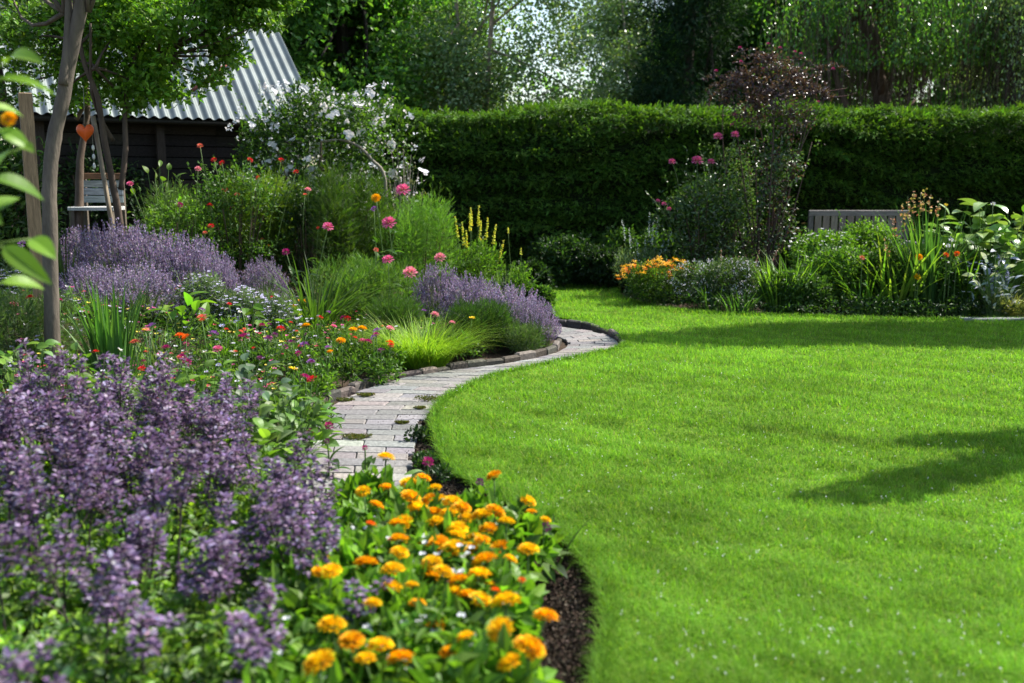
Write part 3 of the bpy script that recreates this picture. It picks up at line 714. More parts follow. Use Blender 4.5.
# post, tilted stake, heart, beads, seat
def simple(name, label, cat, loc, fn, rz=0):
    m = MB(); fn(m); o = m.build(name, None, loc); o.rotation_euler = (0, 0, rz); return tag(o, label, cat)
y = 6.7; x = atx(34, y, 1.2); z = float(zt(x, y)); h = hz(93, y)-z
o = thing('wooden_post', 'square weathered wooden post left of the curved tree trunk', 'post', (x, y, z), .5)
m = MB(); box(m, (0, 0, h/2), (.082, .082, h), (.21, .15, .09), WOOD, None, .006); m.build('post', o)
y = 9.1; a, b = np.array(path_px([(106, 176)], y)[0]), np.array(path_px([(93, 116)], y)[0]); z = float(zt(a[0], y))
bb = a+(a-b)*1.3; x = a[0]
simple('wooden_stake', 'pale slanting stake leaning beside the grey garden seat', 'stake', (bb[0], bb[1], z), lambda m: tube(m, [np.array([0, 0, -.02]), (b-bb)+[0, 0, bb[2]-z]], [.022, .020], (.25, .20, .14), WOOD, 6))
y = 9.0; hx, hzz = atx(85, y, 1.9), hz(132, y)
o = thing('heart_ornament', 'orange heart ornament hanging from a branch before the shed', 'ornament', (hx, y, hzz), .3)
m = MB(); t = np.linspace(0, 2*np.pi, 40, endpoint=False); q = np.c_[16*np.sin(t)**3, np.zeros(40), 13*np.cos(t)-5*np.cos(2*t)-2*np.cos(3*t)-np.cos(4*t)]*.0046
f = []; v = np.r_[q*[1, 1, 1.25]*.85+[0, -.022, 0], q*[1, 1, 1.25]+[0, 0, 0], q*[1, 1, 1.25]*.85+[0, .022, 0], [[0, -.03, 0.01]], [[0, .03, 0.01]]]
for k in range(40):
    k2 = (k+1) % 40
    for l in (0, 40): f += [(l+k, l+k2, l+40+k2), (l+k, l+40+k2, l+40+k)]
    f += [(120, k2, k), (121, 80+k, 80+k2)]
m.add(v, f, (.85, .12, .012), surfmat('painted', .45, .5, 12, .15, .05), True); m.build('heart', o)
m = MB(); tube(m, [(0, 0, .07), (.01, 0, .4)], .003, (.3, .28, .25), STEM, 4); m.build('string', o)
o = thing('bead_string', 'short string of white beads hanging under the heart ornament', 'ornament', (atx(91, y, 1.7), y+.05, hz(136, y)))
m = MB(); tube(m, [(0, 0, .25), (0, 0, -.30)], .002, (.3, .28, .25), STEM, 4)
m.build('string', o)
for zz in (-.10, -.18, -.26):
    m = MB(); tube(m, [(0, 0, zz-.025), (0, 0, zz-.01), (0, 0, zz+.01), (0, 0, zz+.025)], [.006, .013, .013, .006], (.75, .74, .7), STEM, 8); m.build('bead', o)
y = 9.7; x = atx(103, y, .9); z = float(zt(x, y)); sw = 44/F*y*.98; zs, zb0, zb1 = hz(208, y)-z, hz(203, y)-z, hz(180, y)-z; ztp = hz(174, y)-z
o = thing('garden_chair', 'small grey wooden garden chair with a brown top rail between two thin trees', 'seat', (x, y, z), .06)
m = MB(); box(m, (0, -.12, zs), (sw, .34, .035), (.50, .50, .48), WOODX, None, .006); m.build('seat', o)
m = MB()
for k in range(3): box(m, (0, .06, zb0+(k+.5)*(zb1-zb0)/3), (sw*.94, .02, (zb1-zb0)/3-.008), pal([(.22, .24, .26)], 1, .1)[0], WOODX, None, .003)
m.build('backrest', o)
m = MB(); box(m, (0, .065, (zb1+ztp)/2+.01), (sw, .035, ztp-zb1), (.17, .09, .05), WOODX, None, .004); m.build('top_rail', o)
for sx in (-1, 1):
    for yy, hh in ((-.26, zs-.017), (.085, ztp)):
        m = MB(); box(m, (sx*(sw/2-.03), yy, hh/2), (.045, .04, hh), (.14, .115, .09), WOOD, None, .004); m.build('leg', o)

# bench behind the right bed
y = 13.15; x0, x1 = atx(812, y, .9), atx(912, y, .9); bw = x1-x0; top = hz(211, y)
o = thing('garden_bench', 'grey weathered wooden bench against the hedge behind the right bed', 'bench', ((x0+x1)/2, y, 0), -.04)
gc = [(.17, .14, .115), (.21, .175, .145)]
m = MB(); box(m, (0, .16, top-.03), (bw, .05, .075), (.20, .18, .165), WOODX, None, .008); m.build('top_rail', o)
m = MB(); ns = 11
for k in range(ns): box(m, (-bw/2+.07+(bw-.14)*(k+.5)/ns, .15, top-.32), ((bw-.14)/ns-.022, .02, .52), pal(gc, 1, .12)[0], WOOD, None, .003)
m.build('backrest', o)
m = MB()
for k in range(4): box(m, (0, -.38+.13*k, .44), (bw-.06, .11, .025), pal(gc, 1, .12)[0], WOODX, None, .004)
m.build('seat', o)
for sx in (-1, 1):
    for yy, hh in ((-.40, .64), (.17, top-.07)):
        m = MB(); box(m, (sx*(bw/2-.03), yy, hh/2), (.06, .06, hh), (.13, .12, .11), WOOD, None, .006); m.build('leg', o)
    m = MB(); box(m, (sx*(bw/2-.03), -.14, .665), (.08, .62, .035), (.2, .19, .185), WOOD, None, .008); m.build('armrest', o)

# ------------------------------------------------------------------ LEFT BORDER, back to front
# white-flowering shrub
o, rx, h = shrub('flowering_shrub', 'spreading shrub covered in small white flowers beside the shed roof', 'shrub', 322, 11.6, 172, 84, G_MID+G_BRI[:1]+G_DRK[:1], 12000, .06, .034, depth=.6, nl=16, gap=.1, base=.35, tmpl=LEAFT)
fl = MB(); n = 16
d = rnd_dir(40); d[:, 2] = abs(d[:, 2])*.6
for k in range(7):
    c = rnd_dir(1)[0]*(.028 if k else 0); i = np.arange(5); th = i*1.2566+k; ax = np.c_[np.cos(th), np.sin(th), np.full(5, .25)]
    fl.scatter(PET, np.tile(c, (5, 1)), ax, np.tile([0, 0, 1.], (5, 1)), .022, .02, (.74, .75, .78), PETAL)
clus = fl.mesh('blossom_cluster')
lb = lobes(rx, rx*.6, h, 14, .35)
p, d, i = cloud(lb, 1200, .98); k = np.where((p[:, 2] > h*.5) & (d[:, 1] < .5))[0][:95]
for q in k: link('blossom_cluster', clus, o, p[q]+d[q]*.03, 0, R.uniform(.8, 1.5)).rotation_euler = (R.uniform(.2, 1.7), R.uniform(-.7, .7), R.uniform(-1, 1))
m = MB(); c = p[300:900]; c = c[c[:, 2] > h*.4]; nn_ = len(c)
for j in range(4): m.scatter(PET, c+R.normal(0, .02, (nn_, 3)), rnd_dir(nn_), rnd_dir(nn_)+[0, -1, .5], .034, .03, (.72, .74, .78), PETAL)
tag(m.build('small_blossom', o), kind='stuff')
m = MB(); y = 11.2; X0, Z0 = o.location.x, o.location.z
bp = [np.array(q)-[X0, 11.6, Z0] for q in path_px([(386, 250), (385, 180), (372, 160), (358, 146), (340, 140), (320, 142)], y)]
tube(m, spline(bp, 5), np.linspace(.022, .012, 26), (.22, .19, .15), BARK, 7); m.build('stem', o)
# bare twiggy grey shrub at its right end
def twiggy(name, label, px, y, wpx, top, n, cols, base_h=.35):
    x = atx(px, y); z = float(zt(x, y)); h = hz(top, y)-z; rx = wpx/F*y/2; o = thing(name, label, 'shrub', (x, y, z)); m = MB()
    a = R.uniform(0, 6.28, n); q = rx*np.sqrt(R.rand(n)); b = np.zeros((n, 3)); t = np.c_[np.cos(a)*q, np.sin(a)*q, h*(1-.3*(q/rx)**2)*R.uniform(.75, 1, n)]
    ribbons(m, b, t, .005, (.22, .19, .16), BARK, mid=(b+t)/2*[.6, .6, 1.2], K=5)
    b2 = t*R.uniform(.6, 1, (n, 1)); t2 = b2+rnd_dir(n)*.12+[0, 0, .05]; ribbons(m, b2, t2, .003, (.25, .22, .19), BARK)
    m.build('branches', o); m = MB(); k = R.randint(n, size=n*9); p = b2[k]+(t2[k]-b2[k])*R.rand(n*9, 1)+R.normal(0, .02, (n*9, 3))
    m.scatter(QUAD, p, rnd_dir(n*9)+[0, 0, .4], rnd_dir(n*9), .03, .012, pal(cols, n*9), LEAF); m.build('foliage', o); return o
twiggy('twiggy_shrub', 'bare grey twiggy shrub at the left end of the hedge', 405, 11.4, 44, 128, 40, [(.22, .24, .16), (.15, .18, .09)])

# dark conifer like shrub, fine feathery
def feathery(name, label, px, y, wpx, top, cols, n=9000, L=.10, W=.07, nl=8, base=.12, depth=.9, tm=FEATHER, cat='shrub', group=None, up=.8, mat=LEAF):
    return shrub(name, label, cat, px, y, wpx, top, cols, n, L, W, mat, tm, depth, nl, up=up, base=base, rand=.5, shell=.45, group=group)
feathery('feathery_shrub', 'tall dark green feathery shrub behind the pink flowers', 335, 10.6, 120, 168, [(.06, .13, .018), (.10, .18, .025), (.04, .09, .015)], 9000)
feathery('feathery_shrub', 'yellow-green feathery shrub left of the dark feathery shrub', 262, 10.4, 90, 172, [(.15, .24, .025), (.19, .29, .03), (.10, .18, .02)], 6500, .09, .06)
feathery('feathery_shrub', 'soft bright green feathery plant between the pink flowers and yellow spires', 420, 10.9, 100, 194, [(.11, .23, .035), (.14, .27, .04), (.08, .17, .03)], 7000, .08, .05)
feathery('feathery_shrub', 'pale green feathery foliage at the foot of the pink flowers', 365, 9.6, 120, 258, [(.11, .22, .04), (.08, .17, .03), (.14, .25, .045)], 7000, .07, .05)
feathery('feathery_shrub', 'small light green feathery mound left of the shed front', 178, 10.2, 70, 186, [(.10, .18, .04), (.08, .15, .035)], 4000, .08, .05)
# rose bushes with red flowers
def flowered_shrub(label, px, y, wpx, top, flowers, cols, n=4500, name='rose_bush', L=.045, W=.026, tm=LEAFT, gap=.5, size=.9, hl='rose bush'):
    o, rx, h = shrub(name, label, 'shrub', px, y, wpx, top, cols, n, L, W, LEAF, tm, .7, 9, gap=gap)
    sm_ = MB(); x0, y0, z0 = o.location
    for fl_ in flowers:
        yy = y-.30*R.rand()-.1; zz = hz(fl_[1], yy); loc = np.array([atx(fl_[0], yy, zz)-x0, yy-y0, zz-z0])
        hd = link('flower_head', HEADS[fl_[2]][0], o, loc, R.uniform(0, 6), size*(fl_[3] if len(fl_) > 3 else 1)); hd.rotation_euler = (R.uniform(.2, .9), R.normal(0, .3), R.uniform(-.5, .5))
        tube(sm_, curve3((loc[0]*.6, loc[1]*.4, loc[2]*.35), loc, .06), .004, (.07, .12, .03), STEM, 5)
    if flowers: sm_.build('stem', o)
    return o
flowered_shrub('loose rose bush dotted with small red flowers before the shed', 238, 10.0, 110, 158,
               [(214, 160, 'red'), (222, 163, 'red'), (250, 160, 'red'), (281, 160, 'red'), (258, 178, 'red'), (225, 190, 'red'), (237, 195, 'coral'), (200, 146, 'coral'), (296, 172, 'red'), (210, 205, 'red'), (232, 208, 'magenta')], G_MID, 4200)
flowered_shrub('low rose bush with pink and red buds beside the garden seat', 180, 9.6, 80, 196, [(130, 184, 'pink', .7), (198, 169, 'palepink', .6), (180, 205, 'magenta'), (211, 226, 'red'), (205, 233, 'coral', .8)], G_BRI, 3000)
flowered_shrub('spindly rose with coral blooms above the feathery shrub', 305, 10.3, 50, 178, [(305, 195, 'coral', .9), (308, 190, 'palepink', .7), (262, 240, 'coral', .8), (268, 246, 'redorange', .7), (318, 228, 'red', .6)], G_DRK, 1500)
# big-leaved bright plant
def bigleaf(name, label, px, y, wpx, top, n, L, W, cols, mat=GLOSSY, cat='plant', up=.55, hmin=.3, group=None, curl=None, stemw=.006, spread=1.0, z0=None):
    x = atx(px, y); z = float(zt(x, y)) if z0 is None else z0; h = hz(top, y)-z; rx = wpx/F*y/2; o = thing(name, label, cat, (x, y, z), group=group)
    a = R.uniform(0, 6.28, n); q = rx*np.sqrt(R.rand(n))*spread; hh = h*R.uniform(hmin, 1, n)*(1-.35*(q/rx)**2)
    p = np.c_[np.cos(a)*q, np.sin(a)*q*.8, hh]; b = p*[.25, .25, 0]
    m = MB(); ribbons(m, b, p, stemw, (.09, .16, .04), STEM, mid=(b+p)/2*[.7, .7, 1.25], K=4); m.build('stem', o)
    m = MB(); ax = np.c_[np.cos(a), np.sin(a), np.full(n, up)]+R.normal(0, .45, (n, 3)); nr = np.c_[-np.cos(a)*.3, -np.sin(a)*.3, np.ones(n)]+R.normal(0, .35, (n, 3))
    m.scatter(BIG, p, ax, nr, L*R.uniform(.55, 1.15, n), W*R.uniform(.6, 1.1, n), pal(cols, n, .16), mat); m.build('leaves', o); return o
bigleaf('leafy_plant', 'bright upright plant with broad yellow-green leaves before the shed wall', 165, 9.9, 62, 152, 46, .12, .06, [(.16, .27, .03), (.12, .22, .03)], LEAF, up=1.0, hmin=.4)

# yellow spires
def spire_plant(name, label, px, y, pts, col, h0, headlen, n=70, fl=.02, group=None, fcols=G_BRI, fw=60, ftop=None, taper=.5, rad=.02, leafn=900, grey=False):
    x = atx(px, y); z = float(zt(x, y)); o = thing(name, label, 'plant', (x, y, z), group=group); st = MB()
    for (qx, qy) in pts:
        yy = y+R.uniform(-.2, .2); zz = hz(qy, yy)-z; xx = atx(qx, yy, zz)-x; tip = np.array([xx, yy-y, zz]); b = np.array([xx*.5, (yy-y)*.5, 0])
        c = curve3(b, tip, .02, 8); tube(st, c, np.linspace(.005, .002, 8), (.09, .15, .04), STEM, 5)
        m = MB(); t = R.rand(n)**.9; hl = headlen*R.uniform(.75, 1.1); dirn = unit(tip-c[-3]); p = tip-dirn*hl*t[:, None]
        a = R.uniform(0, 6.28, n); ax = np.c_[np.cos(a), np.sin(a), R.uniform(0, .9, n)]; rr = rad*(taper+(1-taper)*t)
        m.scatter(PET, p-loc0(tip), ax, rnd_dir(n)+[0, 0, 1], fl*R.uniform(.6, 1.2, n)*(taper+(1-taper)*t), fl*.8, pal(col, n, .12), PETAL)
        link('flower_spike', m.mesh('flower_spike'), o, tip)
    st.build('stem', o); m = MB(); rx = fw/F*y/2; h = hz(ftop, y)-z
    foliage(m, lobes(rx, rx, h, 7, .1), leafn, .06, .018, G_GRY if grey else fcols, LEAF, LEAFT, up=.9, shell=.2); m.build('foliage', o); return o
def loc0(t): return t[None]
YEL = [(.72, .76, .07), (.70, .80, .14), (.76, .70, .05)]
spire_plant('yellow_loosestrife', 'cluster of tall yellow flower spires in front of the hedge', 475, 11.3, [(455, 216), (462, 222), (470, 212), (471, 208), (479, 205), (481, 220), (488, 218), (496, 224), (466, 230), (504, 240)], YEL, 1, .26, 90, .024, fw=62, ftop=238, leafn=2600)
spire_plant('yellow_loosestrife', 'small green plant with two yellow tips right of the yellow spires', 520, 11.2, [(521, 248), (508, 228)], YEL, 1, .07, 24, .02, fw=30, ftop=262, leafn=500)

# strap-leaf clumps
def clump(name, label, px, y, wpx, top, n, W, cols, lean=(.05, .5), bend=(0, .5), cat='plant', group=None, mat=LEAF, r0=.35, hmin=.5, K=7, z0=None):
    x = atx(px, y); z = float(zt(x, y)) if z0 is None else z0; h = hz(top, y)-z; rx = wpx/F*y/2
    a = R.uniform(0, 6.28, n); q = rx*r0*np.sqrt(R.rand(n)); m = MB()
    blades(m, np.c_[np.cos(a)*q, np.sin(a)*q, np.full(n, -.02)], a+R.normal(0, .5, n), h*R.uniform(hmin, 1.02, n), R.uniform(*lean, n), R.uniform(*bend, n), W*R.uniform(.7, 1.2, n), pal(cols, n, .16), mat, K=K)
    o = m.build(name, None, (x, y, z)); return tag(o, label, cat, group)
IR = [(.07, .16, .035), (.09, .19, .04), (.05, .12, .03)]
clump('iris_clump', 'narrow grey-green grassy clump in front of the hedge end', 508, 11.0, 60, 252, 60, .016, G_GRY, lean=(.1, .6))
clump('iris_clump', 'dark arching grassy clump in the middle of the left border', 314, 8.7, 74, 236, 150, .026, [(.05, .11, .02), (.08, .16, .03), (.10, .18, .035)], lean=(.05, .7), bend=(.1, .9))
clump('iris_clump', 'broad sword-leaved iris clump beside the young tree trunk', 112, 6.2, 96, 262, 80, .045, IR, lean=(.0, .2), bend=(0, .25))
clump('iris_clump', 'thin pale grass clump right of the broad sword-leaved clump', 158, 6.7, 70, 300, 50, .014, G_GRY+IR, lean=(.1, .7), bend=(.1, .8))
clump('iris_clump', 'slim upright blades behind the white post foot', 68, 8.2, 30, 178, 20, .02, G_MID, lean=(0, .2), bend=(0, .2))

# tall pink dahlias standing over the border
def single_flower(name, label, px, py, y, colr, sc, cat='flower', base_dx=.0, leaves=10, tilt=.9):
    zz = hz(py, y); x = atx(px, y, zz); z0 = float(zt(x, y)); bx = x+base_dx; o = thing(name, label, cat, (bx, y, z0)); m = MB()
    c = curve3((0, 0, 0), (x-bx, 0, zz-z0), .035, 8); tube(m, c, np.linspace(.006, .0035, 8), (.08, .14, .035), STEM, 6); m.build('stem', o)
    m = MB(); k = R.randint(1, 6, leaves); m.scatter(BIG, c[k]+R.normal(0, .01, (leaves, 3)), np.c_[R.normal(0, 1, (leaves, 2)), R.uniform(0, .6, leaves)], rnd_dir(leaves)*.3+[0, 0, 1], .11, .045, pal(G_MID, leaves), LEAF); m.build('leaves', o)
    hd = link('flower_head', HEADS[colr][0], o, (x-bx, 0, zz-z0), 0, sc); hd.rotation_euler = (tilt*R.uniform(.7, 1.1), R.normal(0, .25), 0); return o
for a in [('tall dahlia with a deep pink bloom, highest over the left border', 403, 190, 9.8, 'pink', 1.35, -.3),
          ('dahlia with a small orange bloom above the magenta ones', 376, 198, 9.7, 'orange', 1.1, .1),
          ('dahlia with a small violet bloom just under the orange one', 374, 209, 9.6, 'violet', 1.0, .1),
          ('dahlia with a large magenta-pink bloom in front of the dark feathery shrub', 389, 223, 9.5, 'pink', 1.35, .15),
          ('dahlia with a pink bloom on a bending stem over the grassy clump', 328, 227, 9.0, 'pink', 1.0, -.25),
          ('dahlia with a small magenta bloom left of the grassy clump', 286, 252, 8.9, 'magenta', 1.1, .2),
          ('dahlia with a round pink bloom above the pale pink globe', 388, 260, 8.9, 'pink', 1.05, .05),
          ('dahlia with a large pale pink globe bloom left of the right lavender', 410, 273, 8.7, 'palepink', 1.15, -.05),
          ('dahlia with a soft pink bloom over the lavender near the path', 440, 258, 9.4, 'palepink', 1.0, -.1),
          ('dahlia with a tiny coral bud among pale feathery foliage', 376, 250, 9.3, 'coral', .8, 0),
          ('dahlia with a small purple bloom at the left edge behind the post', 22, 244, 7.5, 'violet', 1.0, 0)]:
    single_flower('dahlia', *a[:6], base_dx=a[6], cat='dahlia')

# lavender -----------------------------------------------------------
LAVC = [(.24, .18, .31), (.31, .25, .38), (.16, .115, .22), (.38, .32, .44)]
def lav_mesh(n, r, h, fr=.6):
    m = MB(); nb = int(n*2.2); a = R.uniform(0, 6.28, nb); q = r*.55*np.sqrt(R.rand(nb))
    blades(m, np.c_[np.cos(a)*q, np.sin(a)*q, np.zeros(nb)], a, h*fr*R.uniform(.6, 1.1, nb), R.uniform(.1, .9, nb), .2, .009, pal([(.10, .16, .07), (.08, .14, .05), (.13, .18, .10)], nb, .2), LEAF, K=4)
    f = m.mesh('foliage'); m = MB()
    ph = np.arccos(1-R.rand(n)*.92); a = R.uniform(0, 6.28, n); k = R.uniform(.82, 1.04, n)
    t = np.c_[np.cos(a)*np.sin(ph)*r*k, np.sin(a)*np.sin(ph)*r*k, h*(.25+.75*np.cos(ph))*k]; b = t*[.3, .3, .15]
    ribbons(m, b, t, .0022, (.13, .17, .10), STEM, mid=(b+t)/2*[.8, .8, 1.2], K=3)
    d = unit(t-b+[0, 0, .15*h]); nf = 18; s = np.linspace(0, 1, nf)[None, :, None]; p = t[:, None]-d[:, None]*s*.10*h/.55+R.normal(0, .0055, (n, nf, 3)); p = p.reshape(-1, 3)
    N = len(p); m.scatter(QUAD, p, rnd_dir(N)+np.repeat(d, nf, 0), rnd_dir(N), .019, .015, pal(LAVC, N, .22), PETAL)
    return f, m.mesh('flower_spikes')
LM = [lav_mesh(420, .5, .6), lav_mesh(460, .5, .6), lav_mesh(380, .5, .6)]
def lavender(label, px, y, wpx, top, v, group, rz=0):
    x = atx(px, y); z = float(zt(x, y)); h = hz(top, y)-z; r = wpx/F*y/2; o = thing('lavender_plant', label, 'lavender', (x, y, z), rz, group, (r/.5, r/.5, h/.6))
    link('foliage', LM[v][0], o); tag(link('flower_spikes', LM[v][1], o), kind='stuff')
gA, gC = 'lavender drift under the thin trees', 'lavender drift beside the path'
for i_, (px, y, wd, tp, lb) in enumerate([(88, 9.0, 84, 226, 'lavender plant just right of the curved trunk'), (122, 8.7, 100, 219, 'tall full lavender plant below the garden seat'), (160, 8.6, 100, 224, 'lavender plant in the middle of the left lavender drift'),
        (196, 8.5, 86, 236, 'lavender plant on the right shoulder of the left drift'), (218, 8.3, 56, 252, 'small lavender plant ending the left drift'), (140, 7.9, 90, 262, 'greener lavender plant low in front of the left drift'),
        (90, 8.0, 70, 262, 'sparse lavender plant behind the broad sword leaves')]): lavender(lb, px, y, wd, tp, i_ % 3, gA, i_)
lavender('small separate lavender left of the grassy clump', 264, 9.4, 54, 256, 1, 'small lavenders', 1)
for i_, (px, y, wd, tp, lb) in enumerate([(440, 9.5, 66, 263, 'tallest lavender behind the pale pink globe flower'), (472, 9.2, 74, 272, 'broad lavender in the middle of the path-side drift'), (510, 8.9, 80, 281, 'rounded lavender right of the middle of the path-side drift'),
        (532, 8.55, 60, 296, 'low lavender at the bend of the path')]): lavender(lb, px, y, wd, tp, i_ % 3, gC, i_*1.3)

# greenery at the foot of the path-side lavender
feathery('feathery_plant', 'dark green feathery plant under the path-side lavender', 478, 8.35, 78, 304, [(.05, .12, .025), (.07, .15, .03), (.04, .09, .02)], 5000, .07, .045, cat='plant')
feathery('feathery_plant', 'small silvery green plant by the stone edging at the bend', 524, 8.3, 56, 324, G_GRY+G_MID, 2800, .05, .03, cat='plant')
clump('fine_grass_mound', 'soft yellow-green mound of fine grass by the stone edging', 422, 7.75, 80, 300, 1500, .007, [(.20, .33, .03), (.24, .36, .04), (.15, .26, .025)], lean=(.1, .9), bend=(.2, .9), r0=.6, K=5)
feathery('leafy_plant', 'bushy mid green plant between the fine grass mound and the pink globe', 398, 8.4, 60, 296, G_MID, 3000, .06, .04, cat='plant')
# hazy pale-blue asters
ASTM = [(205, 268, 'small pale blue aster clump below the left lavender drift'), (238, 284, 'pale aster clump in front of the small separate lavender'), (272, 292, 'pale lilac aster clump left of the grassy clump'), (190, 300, 'white aster clump among broad leaves'),
        (226, 305, 'low white aster clump in the middle of the border'), (20, 262, 'hazy aster clump at the left behind the wooden post')]
for px, tp, lb in ASTM:
    y = 8.0 if px > 50 else 7.8; o, rx, h = shrub('aster_plant', lb, 'aster', px, y, 56, tp+4, G_GRY, 1600, .04, .012, LEAF, QUAD, .8, 7, group='pale asters in the left border')
    p, d, i = cloud(lobes(rx, rx*.8, h, 7), 260, .97); p = p[p[:, 2] > h*.35]; n = len(p); m = MB()
    for j in range(6): m.scatter(PET, p, np.c_[np.cos(j*1.05+p[:, 0]*90), np.sin(j*1.05+p[:, 0]*90), np.full(n, .3)]+R.normal(0, .15, (n, 3)), np.tile([0, -.6, 1.], (n, 1)), .016, .009, pal([(.45, .44, .65), (.6, .6, .72), (.55, .5, .7)], n, .08), PETAL)
    tag(m.build('small_blossom', o), kind='stuff')
bigleaf('leafy_plant', 'plant with broad bright leaves in the middle of the left border', 180, 7.4, 70, 296, 22, .18, .08, G_BRI, LEAF, up=.4, hmin=.5)
bigleaf('leafy_plant', 'broad-leaved plant right of the pale asters', 250, 7.6, 50, 300, 14, .15, .08, G_BRI, LEAF, up=.3, hmin=.6)

# meadow filling the border front: one uncountable cover, then flower plants
def cover(name, label, polypx, n, H, L, W, cols, tmpl=QUAD, mat=LEAF, flowers=None, hn=.35):
    poly = np.array([G(*p) for p in polypx]); lo, hi = poly.min(0), poly.max(0)
    q = R.uniform(lo, hi, (int(n*3), 2)); q = q[inside(poly, q[:, 0], q[:, 1])][:n]; n = len(q)
    hh = H*(1+hn*noise(q, 4)); z = zt(q[:, 0], q[:, 1])+hh*R.beta(2.6, 1.2, n); p = np.c_[q, z]; m = MB()
    m.scatter(tmpl, p, np.c_[R.normal(0, .7, (n, 2)), R.uniform(-.1, 1.1, n)], rnd_dir(n)*.8+[0, 0, 1], L*R.uniform(.5, 1.3, n), W*R.uniform(.6, 1.2, n), np.clip(pal(cols, n, .2)*(1+.2*noise(q, 2.5))[:, None], .003, .8), mat)
    k = R.randint(n, size=n//6); b = p[k].copy(); b[:, 2] = zt(b[:, 0], b[:, 1]); ribbons(m, b, p[k], .0018, (.06, .12, .025), STEM, K=2)
    o = tag(m.build(name), label, 'ground cover', kind='stuff')
    if flowers:
        m = MB(); k = R.randint(n, size=flowers[0]); pf = p[k]; pf[:, 2] = zt(pf[:, 0], pf[:, 1])+hh[k]*R.uniform(.85, 1.1, len(k)); nn = len(pf)
        cc = np.array(flowers[1])[R.randint(len(flowers[1]), size=nn)]
        for j in range(5): m.scatter(PET, pf, np.c_[np.cos(j*1.26+pf[:, 0]*70), np.sin(j*1.26+pf[:, 0]*70), np.full(nn, .35)]+R.normal(0, .2, (nn, 3)), np.tile([0, -.7, 1.], (nn, 1)), flowers[2], flowers[2]*.8, cc, PETAL)
        tag(m.build('tiny_blossom'), flowers[3], 'blossom', kind='stuff')
    return o
cover('ground_cover', 'fine green foliage filling the left border', [(-330, 420), (-330, 322), (250, 322), (420, 330), (550, 345), (552, 348), (500, 352), (435, 358), (375, 364), (315, 380), (280, 402), (265, 470), (-330, 470)], 50000, .20, .045, .016,
      G_MID[:2]+G_GRY[:1]+G_BRI, flowers=(2600, [(.7, .7, .75), (.55, .5, .7), (.6, .12, .3), (.7, .6, .1), (.5, .08, .1)], .016, 'tiny mixed blossom dotted through the left border'))
Z1 = [('red', 272, 298), ('red', 294, 307), ('coral', 202, 318), ('red', 281, 329), ('magenta', 187, 362), ('plum', 216, 349), ('redorange', 180, 336), ('redorange', 186, 338), ('orange', 301, 302), ('orange', 306, 326), ('coral', 135, 343),
      ('magenta', 262, 326), ('plum', 269, 325), ('magenta', 244, 337), ('plum', 268, 339), ('plum', 291, 343), ('plum', 305, 345), ('magenta', 166, 348), ('plum', 312, 363), ('plum', 260, 359), ('violet', 214, 334), ('white', 227, 309), ('white', 240, 312),
      ('red', 294, 307), ('red', 347, 319), ('redorange', 390, 343), ('coral', 273, 299), ('violet', 350, 299), ('violet', 329, 313), ('violet', 377, 331), ('magenta', 368, 342), ('plum', 381, 351), ('violet', 361, 360), ('violet', 311, 362), ('violet', 304, 345),
      ('violet', 268, 339), ('palepink', 390, 329, .7), ('orange', 353, 330), ('orange', 362, 329), ('orange', 341, 341), ('yellow', 307, 325), ('violet', 328, 348), ('palepink', 435, 315, .7), ('palepink', 452, 323, .6), ('violet', 424, 311), ('yellow', 293, 369),
      ('magenta', 305, 378), ('red', 312, 380), ('yellow', 145, 330, .7), ('white', 160, 356), ('white', 172, 360), ('white', 232, 352), ('white', 205, 352), ('red', 320, 318), ('yellow', 472, 318), ('magenta', 343, 318), ('palepink', 146, 331, .6),
      ('blue', 236, 322), ('blue', 222, 326), ('blue', 250, 300), ('blue', 262, 296), ('violet', 152, 326, .8), ('white', 120, 350), ('red', 30, 298), ('pink', 14, 305, .6), ('red', 96, 352, .6), ('magenta', 60, 300, .6), ('coral', 235, 352, .7), ('orange', 330, 352, .7), ('red', 355, 338, .8)]
marksM = [(112, 320, 'the broad sword-leaved iris'), (52, 320, 'the curved trunk foot'), (314, 290, 'the arching grassy clump'), (422, 345, 'the fine grass mound'), (190, 300, 'the white asters'), (350, 385, 'the stone edging start'),
          (232, 322, 'the low white aster clump'), (270, 350, 'the wide gap of fine foliage'), (385, 365, 'the path edging bend'), (478, 330, 'the dark feathery plant'), (165, 372, 'the crinkled leaves')]
for k in range(46):
    Z1.append((['magenta', 'plum', 'white', 'magenta', 'blue', 'red', 'violet', 'pink', 'coral'][R.randint(9)], R.uniform(140, 400), R.uniform(304, 372), R.uniform(.5, .85)))
Z1 = [z_ for z_ in Z1 if not (z_[1] > 320 and z_[2] > 352)]
flower_plants('zinnia_plant', 'zinnia', 'mixed zinnias in the left border', [(f[1], f[2], f[0], *(f[3:])) for f in Z1], (.24, .35), 36, .15, .24, G_MID+G_BRI, 420, .05, .018, LEAFT,
              describer('zinnia', marksM), size=.98)
